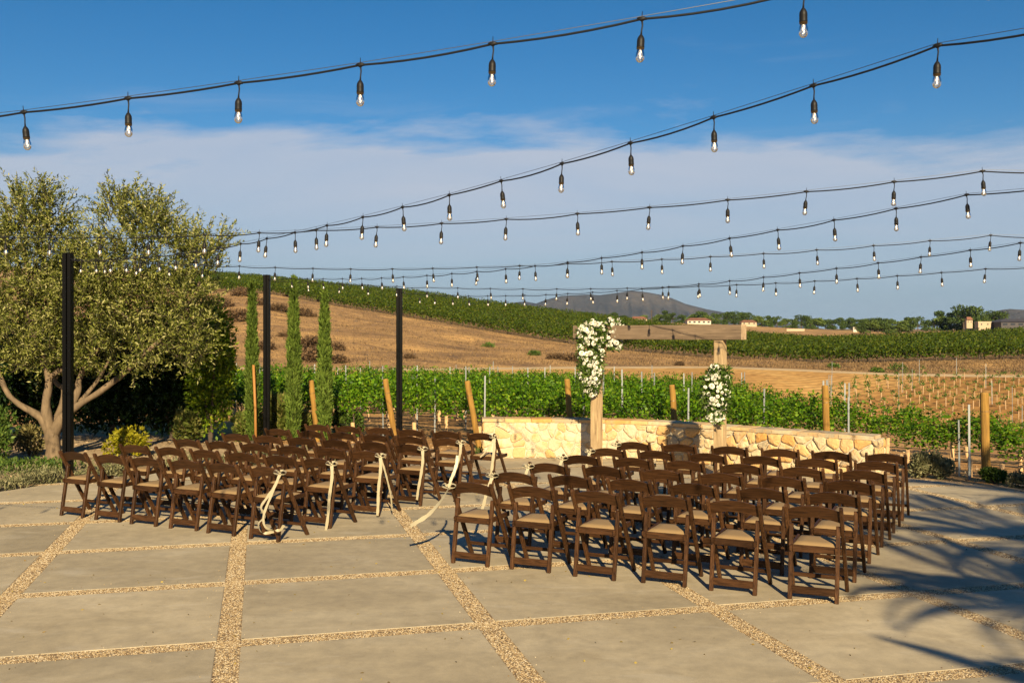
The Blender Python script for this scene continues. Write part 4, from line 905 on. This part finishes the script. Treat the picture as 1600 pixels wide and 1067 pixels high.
# ------------------------------------------------------------ far trees and houses
def fartree(seed, n_, w_, h_, m, tall=False):
    rr = random.Random(seed); P = []; k = rr.randint(7, 11)
    for i in range(k):
        c = np.array([rr.uniform(-.6, .6) * w_, rr.uniform(-.6, .6) * w_, h_ * rr.uniform(.12, .88)]); r_ = np.array([w_ * rr.uniform(.32, .6), w_ * .5, h_ * rr.uniform(.10, .20)])
        if tall: c[:2] *= .5
        d = rdir(n_ // k, .1); P.append(c + d * r_ * (1 - .45 * rng.random((len(d), 1)) ** 2))
    P = np.concatenate(P); v, q_ = leaves(P, rdir(len(P), .1), rng.uniform(.35, .8, len(P)), rng.uniform(.3, .6, len(P))); cr = np_mesh('crown', v, q_, m)
    mb = MB(); mb.tube([(0, 0, -.3), (.1, 0, h_ * .3), (0, .1, h_ * .7)], [.28, .2, .08], 6)
    for i in range(4): a = i * 1.6; mb.tube([(0, 0, h_ * .3), (math.cos(a) * w_ * .4, math.sin(a) * w_ * .4, h_ * .6)], [.12, .05], 5)
    return cr, mb.mesh('trunk', DBARK)
FT = [fartree(1, 1300, 4.2, 6.6, L_FART), fartree(2, 1300, 3.2, 7.5, L_FART, True), fartree(3, 1100, 4.6, 5.0, L_FARY), fartree(4, 1300, 4.8, 6.8, L_FART), fartree(5, 1000, 2.6, 5.5, L_FARY, True)]
KIND = ['rounded dark green tree on the distant ridge', 'tall dark tree on the distant ridge', 'low light green tree on the distant ridge', 'broad dark tree on the distant ridge', 'slim light green tree on the distant ridge']
def ft(px, ytop, Y, k, base=None, label=None):
    X = (px - CX) / F * Y; g = ground(X, Y) if base is None else base; zt = H - (ytop - CY) * Y / F; hh = (6.6, 7.5, 5.0, 6.8, 5.5)[k] * .98; s_ = max((zt - g) / hh, .25)
    t = thing('tree', label or KIND[k], 'tree', (X, Y, g), rnd.uniform(0, 6), None if label else 'trees on the distant ridge'); sw = min(max(s_, .6), 1.35); t.scale = (sw, sw, s_)
    link('crown', FT[k][0], t); link('trunk', FT[k][1], t)
PRO = [(890, 497, 2), (905, 495, 0), (922, 488, 3), (945, 492, 2), (960, 489, 3), (975, 492, 0), (1002, 493, 2), (1022, 495, 4), (1030, 492, 2), (1041, 485, 1), (1051, 489, 3), (1066, 491, 0), (1080, 491, 2), (1095, 487, 3), (1110, 492, 2), (1122, 490, 0), (1135, 486, 1), (1146, 488, 3), (1158, 487, 1), (1166, 489, 3),
       (1190, 494, 2), (1202, 492, 1), (1214, 495, 3), (1228, 499, 2), (1242, 499, 4), (1252, 493, 3), (1266, 497, 0), (1278, 499, 2), (1290, 500, 3), (1302, 498, 0), (1315, 496, 1), (1330, 498, 3), (1348, 500, 0)]
for px, yt, k in PRO: ft(px, yt + rnd.uniform(-1, 1), rnd.uniform(385, 430), k)
for px in range(880, 1380, 19): ft(px + rnd.uniform(-6, 6), rnd.uniform(499, 503), rnd.uniform(440, 520), rnd.choice((0, 2, 3)))
for px, yt, k in [(1352, 501, 3), (1366, 497, 0), (1378, 498, 3), (1392, 499, 0), (1404, 502, 2), (1416, 495, 1), (1434, 496, 3), (1448, 500, 0), (1460, 497, 2), (1471, 485, 1), (1484, 488, 1), (1476, 496, 4), (1495, 496, 0), (1506, 479, 3), (1512, 488, 0), (1500, 484, 1), (1527, 492, 0), (1540, 492, 3), (1553, 487, 3), (1546, 495, 2)]: ft(px, yt, rnd.uniform(335, 365), k)
for px, yt, k in [(1345, 505, 3), (1360, 503, 2), (1372, 502, 3), (1385, 507, 0), (1408, 508, 2), (1416, 507, 3)]: ft(px, yt, 290, k)
def house(px0, px1, ytop, ybase, Y, wallm, roofm, label, roof='hip', nwin=3):
    c = (px0 + px1) / 2; X = (c - CX) / F * Y; g = ground(X, Y); zb = H - (ybase - CY) * Y / F; z0 = max(zb, g) ; wd = (px1 - px0) * Y / F; hh = (ybase - ytop) * Y / F
    t = thing('house', label, 'house', (X, Y, z0)); dp = wd * .6; wh = hh * .58
    MB().box((0, dp / 2, wh / 2 - 1.2), (wd * .94, dp, wh + 2.4)).build('wall', wallm, t)
    rh = hh - wh; e = wd * .5; mb = MB()
    if roof == 'flat': mb.box((0, dp / 2, wh + rh * .3), (wd, dp * 1.05, rh * .6))
    else: mb.add([(-e, -.4, wh), (e, -.4, wh), (e, dp + .4, wh), (-e, dp + .4, wh), (-e * .6, dp / 2, wh + rh), (e * .6, dp / 2, wh + rh)], [(0, 1, 5, 4), (1, 2, 5), (2, 3, 4, 5), (3, 0, 4), (0, 3, 2, 1)])
    mb.build('roof', roofm, t)
    for k in range(nwin): MB().box((wd * .94 * ((k + .5) / nwin - .5), -.03, wh * .5), (wd * .09, .08, wh * .42)).build('window', WIN, t)
house(985, 1012, 497, 506, 375, STUC, TILE, 'cream house with red tiled roof behind the left end of beam')
house(1073, 1112, 496.5, 506, 370, STUW, TILE, 'white villa with red tiled roofs above the middle of beam', nwin=5)
house(1158, 1183, 500, 507.5, 360, STUC, TILE, 'low tan house above the right end of the beam')
house(1333, 1340, 508.5, 514, 330, STUW, DROOF, 'tiny white building between trees on the distant ridge', 'flat', 1)
house(1510, 1520, 495, 506, 322, STUC, TILE, 'cream two storey house under the tallest tree at right', nwin=2)
house(1528, 1549, 501, 509, 315, STUC, STUC, 'long cream walled building right of the two storey house', 'flat', 2)
house(1562, 1640, 498, 510, 310, DROOF, DROOF, 'long dark roofed building at the right edge of the ridge', 'hip', 6)
mb = MB(); a = pt(1229, 513, 300); b = pt(1257, 515, 300); mb.box(((a.x + b.x) / 2, 300, (a.z + b.z) / 2 - .3), (abs(b.x - a.x), .2, .7)); tag(mb.build('white_fence', STUC), 'long low white fence on the ridge right of the beam', 'fence')
t = thing('utility_pole', 'thin wooden utility pole beside the red roofed cream house', 'pole', pt(1018, 505, 372)); MB().tube([(0, 0, -1), (0, 0, 5)], .16, 6).build('shaft', DBARK, t); MB().box((0, 0, 4.4), (1.6, .12, .12)).build('crossarm', DBARK, t)

# ------------------------------------------------------------ garden: olive tree, hedge, cypresses, shrubs
OB = gp(85, 716, -.05); OY = OB.y
ol = thing('olive_tree', 'large old olive tree with twisted trunk and silvery crown at left', 'tree', OB)
def op(px, py, dy=0.0): return pt(px, py, OY + dy) - OB
tb = MB()
tb.tube([op(86, 722), op(84, 712), op(84, 700), op(82, 685), op(79, 670)], [.21, .155, .125, .13, .12], 16, True, .22)
def limb(pp, rr_):
    rr_ = [q * .60 * (1 + .12 * math.sin(i * 2.3)) for i, q in enumerate(rr_)]; pp = [pp[0]] + [p + Vector((rnd.uniform(-.04, .04), 0, rnd.uniform(-.04, .04))) for p in pp[1:]]
    tb.tube(catm3(pp, 4), list(np.interp(np.linspace(0, 1, (len(pp) - 1) * 4 + 1), np.linspace(0, 1, len(rr_)), rr_)), 11, True, .22)
limb([op(80, 680), op(62, 650), op(31, 634), op(10, 614), op(0, 585, .1), op(-22, 545, .2), op(-40, 490, .3)], [.17, .11, .085, .08, .06, .04])
limb([op(79, 676), op(69, 636), op(76, 592), op(64, 548), op(50, 500), op(45, 440), op(35, 380)], [.18, .12, .11, .09, .07, .04])
limb([op(76, 592), op(88, 582), op(102, 572, .2), op(130, 530, .4), (op(150, 470, .5)), op(160, 400, .6)], [.08, .07, .06, .05, .03])
limb([op(82, 680), op(96, 652), op(124, 634), op(155, 616), op(195, 580), op(235, 545), op(280, 500), op(315, 440)], [.19, .125, .10, .09, .07, .05, .03])
limb([op(84, 676), op(108, 645, .2), op(123, 610, .3), op(124, 596, .3), op(136, 570, .4), op(170, 520, .5), op(205, 440, .5), op(215, 370, .5)], [.15, .11, .10, .08, .06, .03])
limb([op(84, 665, .1), op(96, 632, .3), op(98, 610, .4), op(84, 592, .4), op(100, 560, .5), op(110, 500, .7)], [.13, .09, .07, .05])
limb([op(125, 628, .2), op(150, 598, .4), op(165, 570, .6), op(190, 520, .8)], [.07, .05, .03])
tb.build('trunk', BARK, ol, smooth=True)
EL = [(58, 405, .95, 1.0, 1.2), (212, 405, .85, 1.0, 1.2), (285, 425, .68, .72, .8), (130, 505, 1.4, .75, 1.2), (255, 505, .95, .7, 1.0), (-60, 440, 1.1, 1.35, 1.2), (85, 345, .36, .38, .5), (50, 335, .42, .38, .6), (200, 345, .42, .42, .6), (240, 358, .45, .45, .6), (322, 395, .34, .32, .5), (150, 450, 1.0, .62, 1.2), (290, 480, .45, .5, .7), (15, 360, .45, .45, .6), (30, 540, 1.0, .55, 1.0), (185, 560, 1.0, .42, .9), (295, 545, .45, .42, .6), (95, 450, 1.1, .8, 1.1), (90, 560, .7, .36, .8)]
TP = []; TD = []; wts = np.array([e[2] * e[3] * e[4] for e in EL]) ** .75; wts /= wts.sum(); tw = MB()
for e, w_ in zip(EL, wts):
    k = int(1350 * w_) + 14; c = np.array(op(e[0], e[1], .15)); d = rdir(k, .0); rr_ = rng.random(k) ** .40
    cl = c + d * rr_[:, None] * np.array([e[2], e[4], e[3]])
    for p_, dd in zip(cl, d):
        for s_ in range(3):
            g = dd * .55 + rng.normal(0, .45, 3) + np.array([0, 0, .75]); g /= np.linalg.norm(g); ln = rng.uniform(.22, .5) * (1.45 if dd[2] > .2 else 1); m_ = int(ln / .022)
            tt = np.linspace(0, 1, m_); droop = -.12 * ln * tt ** 2
            P_ = p_ + g * (ln * tt)[:, None]; P_[:, 2] += droop; TP.append(P_); TD.append(np.tile(g, (m_, 1)) * .8 + rng.normal(0, .62, (m_, 3)))
            if rng.random() < .28: tw.tube([p_ - g * .05, p_ + g * ln * .5, p_ + g * ln * .95], [.008, .005, .002], 3, False)
TP = np.concatenate(TP); TD = np.concatenate(TD); n_ = len(TP); print('olive leaves', n_)
v, q_ = leaves(TP, TD, rng.uniform(.055, .095, n_), rng.uniform(.018, .030, n_), .2); link('crown', np_mesh('crown', v, q_, L_OLIVE), ol); tw.build('twigs', DBARK, ol)

def shrub(name, label, cat, px0, px1, ytop, ybase, m, nl, ls, dep=.8, up=.2, hollow=.45, Y=None, group=None, z=-.05, stems=True):
    b = gp((px0 + px1) / 2, ybase, z) if Y is None else None
    if Y is None: Y = b.y
    X = ((px0 + px1) / 2 - CX) / F * Y; g = ground(X, Y); rx = (px1 - px0) / 2 * Y / F; hh = (H - (ytop - CY) * Y / F) - g
    t = thing(name, label, cat, (X, Y, g), 0, group)
    k = max(14, int(nl / 130)); P = []; D = []
    for i in range(k):
        c = np.array([rnd.uniform(-.62, .62) * rx, rnd.uniform(-.6, .6) * rx * dep, hh * rnd.uniform(.28, .74)]); r3 = np.array([rx * .36, rx * dep * .36, hh * .26])
        d = rdir(nl // k, .05); P.append(c + d * r3 * (1 - hollow * rng.random((len(d), 1)) ** 1.5)); D.append(unit(d + rdir(len(d), up) * .9))
    P = np.concatenate(P); D = np.concatenate(D); P[:, 2] = np.maximum(P[:, 2], .01); n_ = len(P)
    v, q_ = leaves(P, D, rng.uniform(.7, 1.35, n_) * ls, rng.uniform(.7, 1.3, n_) * ls * .5); link('leaves', np_mesh('leaves', v, q_, m), t)
    if stems: twigs(MB(), hh * .75, rx * .7, 8, .012 + .008 * hh).build('stems', DBARK, t)
    return t
# tall evergreen screen behind the olive, its shade and sunlit end put into the leaf colours
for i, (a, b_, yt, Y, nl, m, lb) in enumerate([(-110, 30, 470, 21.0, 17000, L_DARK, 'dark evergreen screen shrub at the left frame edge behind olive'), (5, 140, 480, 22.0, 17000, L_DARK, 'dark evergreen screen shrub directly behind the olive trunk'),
        (110, 240, 480, 22.4, 17000, L_DARK, 'dark evergreen screen shrub right of the olive trunk'), (205, 330, 470, 22.2, 19000, L_DARK, 'tall shade-darkened screen shrub under the right of olive crown'), (292, 366, 462, 21.2, 9000, L_LIT, 'sunlit evergreen screen shrub ending the hedge beside first cypress')]):
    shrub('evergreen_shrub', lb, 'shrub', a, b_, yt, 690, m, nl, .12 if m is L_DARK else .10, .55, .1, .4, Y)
def cypress(px, ytop, wpx, Y, label, stk=False):
    X = (px - CX) / F * Y; g = ground(X, Y); hh = H - (ytop - CY) * Y / F - g; t = thing('cypress', label, 'tree', (X, Y, g)); r0 = wpx / 2 * Y / F * .78
    n_ = 9500; u = rng.random(n_) ** .9; a = rng.uniform(0, 6.283, n_); prof = np.minimum(np.minimum(1, .55 + u * 3), (1 - u) ** .75 * 1.5 + .03) * (1 + .16 * np.sin(u * 34 + a * 2) + .10 * np.sin(u * 71 + a))
    rr_ = r0 * prof * (1 - .35 * rng.random(n_) ** 2); P = np.stack([np.cos(a) * rr_, np.sin(a) * rr_, .12 + u * (hh - .15)], 1); D = np.stack([np.cos(a) * .35, np.sin(a) * .35, np.full(n_, 1.0)], 1) + rng.normal(0, .3, (n_, 3))
    v, q_ = leaves(P, D, rng.uniform(.06, .13, n_), rng.uniform(.018, .034, n_)); link('crown', np_mesh('crown', v, q_, L_CYP), t)
    MB().tube([(0, 0, -.05), (0, 0, hh * .5), (0, 0, hh * .93)], [.035, .022, .006], 7).build('trunk', DBARK, t)
    return t
cypress(394, 440, 21, 20.6, 'slim cypress with cane stake, leftmost of three beside the hedge')
cypress(459, 434, 25, 20.4, 'slim pale green cypress, middle one, right of the middle black pole')
cypress(507, 446, 24, 20.8, 'slim bright green cypress, rightmost of the three')
a = pt(396, 570, 20.35); b_ = gp(400, 694, -.05); b_ = Vector(((400 - CX) / F * 20.35, 20.35, ground(0, 20)))
o = MB().tube([b_ - b_, (a - b_) * .5 + Vector((.01, 0, 0)), a - b_], .028, 8).build('cane_stake', BAMB, None, True, b_); tag(o, 'orange cane stake tied against the leftmost slim cypress', 'stake')
shrub('golden_shrub', 'bright golden yellow shrub in the bed behind the left chairs', 'shrub', 160, 236, 662, 712, L_GOLD, 1500, .075, .8)
shrub('grassy_bush', 'pale green feathery bush in front of the dark hedge', 'bush', 270, 320, 640, 692, L_GRASS, 1800, .10, .8, 1.2)
shrub('grassy_bush', 'yellow green bush at the foot of the leftmost cypress', 'bush', 362, 422, 640, 692, L_GRASS, 2000, .10, .8, 1.2, z=-.1)
shrub('tall_grass', 'clump of tall blond grass between middle pole and cypress', 'grass', 422, 456, 618, 686, L_GRASS, 2200, .16, .8, 2.6, z=-.1)
shrub('tall_grass', 'blond green grass clump at the foot of the middle cypress', 'grass', 455, 482, 640, 688, L_GRASS, 1200, .14, .8, 2.6, z=-.1)
shrub('green_bush', 'leafy green bush right of the rightmost cypress', 'bush', 520, 570, 640, 680, L_BUSHG, 2200, .09, .8, .8, z=-.12)
shrub('dark_leaf_plant', 'small dark leaved plant between second and third cypress', 'plant', 477, 497, 645, 682, L_DARK, 300, .10, .8, .8, z=-.12)
shrub('brown_shrub', 'olive brown shrub left of the olive trunk', 'shrub', 18, 74, 662, 712, L_BROWN, 1800, .07, .8, .4)
shrub('leafy_shrub', 'dark green leafy shrub at the left frame edge', 'shrub', -60, 26, 630, 728, L_BUSHG, 3500, .08, .8, .4)
shrub('green_plant', 'small green plant at the left end of the stone wall', 'plant', 742, 758, 694, 712, L_BUSHG, 160, .05, .8, .8)
shrub('silver_shrub', 'silvery lavender shrub right of the stone wall end', 'shrub', 1418, 1470, 705, 745, L_SILVER, 2400, .06, .8, 1.0)
shrub('silver_shrub', 'second silvery shrub beside short steel stake at patio edge', 'shrub', 1455, 1494, 712, 746, L_SILVER, 1700, .06, .8, 1.0)
shrub('low_green_shrub', 'low dark green shrub at the foot of rightmost wooden post', 'shrub', 1533, 1574, 730, 752, L_BUSHG, 1200, .06, .8, 1.0)
shrub('low_grey_shrub', 'low grey green shrub at right frame edge on the patio border', 'shrub', 1572, 1626, 738, 760, L_SILVER, 1300, .05, .8, 1.0)
# grey green groundcover along the left patio edge
P = []
EDG = [Vector(p) for p in POLY[18:26]]
for a, b_ in zip(EDG, EDG[1:]):
    nn = int((b_ - a).length * 2600); t_ = rng.random(nn); n2 = Vector(((b_ - a).y, -(b_ - a).x)).normalized()
    if n2.dot(a) < 0 : n2 = -n2
    for k in range(nn):
        o_ = rng.gamma(2.0, .22); p = a.lerp(b_, t_[k]) + n2 * (o_ + .02)
        clump = .5 + .5 * math.sin(p.x * 4.1 + 1) * math.sin(p.y * 3.3)
        if o_ < 1.3 and rng.random() < .35 + .65 * clump: P.append((p.x, p.y, -.04 + rng.random() * .24 * (.4 + .6 * clump)))
P = np.array(P); v, q_ = leaves(P, rdir(len(P), 1.0), rng.uniform(.05, .10, len(P)), rng.uniform(.012, .025, len(P))); tag(link('groundcover', np_mesh('groundcover', v, q_, L_SILVER)), kind='stuff')
P = np.stack([rng.normal(-8.15, .45, 1500), rng.normal(16.6, .28, 1500), rng.uniform(-.04, .12, 1500)], 1); v, q_ = leaves(P, rdir(1500, .9), .07, .03); tag(link('green_groundcover', np_mesh('green_groundcover', v, q_, L_BUSHG)), kind='stuff')
L_MULCH = foliage('mulch_chip', [(.16, .11, .065), (.28, .20, .12), (.40, .31, .20)], 0)
# mulch, twigs and small stones on the beds
nm = 7000; X = rng.uniform(-11, 9, nm); Y = rng.uniform(14, 24, nm); ok = np.array([not inpoly(x, y) for x, y in zip(X, Y)]); X, Y = X[ok], Y[ok]
P = np.stack([X, Y, [ground(x, y) + .008 for x, y in zip(X, Y)]], 1); D = rdir(len(P), 0); D[:, 2] *= .15; v, q_ = leaves(P, D, rng.uniform(.03, .09, len(P)), rng.uniform(.015, .04, len(P))); tag(link('mulch', np_mesh('mulch', v, q_, L_MULCH)), kind='stuff')

# ------------------------------------------------------------ palms beside the camera: their fronds shade the right of the patio
def frond(ln):
    mb = MB(); sp = []; V = []; n_ = 16
    for k in range(n_ + 1): u = k / n_; sp.append(Vector((ln * (u - .12 * u * u), 0, ln * (.34 * u - .72 * u * u))))
    mb.tube(sp, list(np.linspace(.022, .005, n_ + 1)), 5)
    for k in range(2, n_ * 3):
        u = k / (n_ * 3); p = Vector((ln * (u - .12 * u * u), 0, ln * (.34 * u - .72 * u * u))); ll = .55 * math.sin(math.pi * min(u * .86 + .12, 1)) + .08
        for s in (-1, 1):
            d = Vector((.75, s * .8, -.35)).normalized(); t_ = p + d * ll; w_ = Vector((.019, 0, .004)); m_ = p + d * ll * .5
            mb.add([p, m_ + w_, t_ - Vector((0, 0, .06)), m_ - w_], [(0, 1, 2, 3)])
    return mb.mesh('frond', L_PALM)
FR = frond(2.3)
def palm(x, y, h, sc, label, seed, nf=24):
    rr = random.Random(seed); t = thing('palm_tree', label, 'palm', (x, y, -.05), rr.uniform(0, 6), 'palms beside the patio'); n_ = 12
    mb = MB(); mb.tube([(math.sin(k * .3) * .05, 0, h * k / n_) for k in range(n_ + 1)], [.17 - .05 * k / n_ + (.012 if k % 2 else 0) for k in range(n_ + 1)], 12); mb.build('trunk', BARK, t)
    for k in range(nf):
        f_ = link('frond', FR, t, (0, 0, h)); f_.rotation_euler = (0, R(rr.uniform(-62, 18)), 2.4 * k + rr.uniform(-.2, .2)); s_ = sc * rr.uniform(.85, 1.1); f_.scale = (s_, s_, s_)
palm(5.55, -.5, 4.0, .85, 'palm tree out of view right of camera shading the patio', 4, 19)
palm(4.75, -1.5, 2.9, .7, 'short palm out of view behind camera at right', 9, 16)
palm(6.9, 1.3, 4.35, .9, 'second tall palm out of view right of camera', 21, 16)
palm(9.2, 2.2, 5.3, 1.1, 'tallest palm out of view right of the patio', 12)
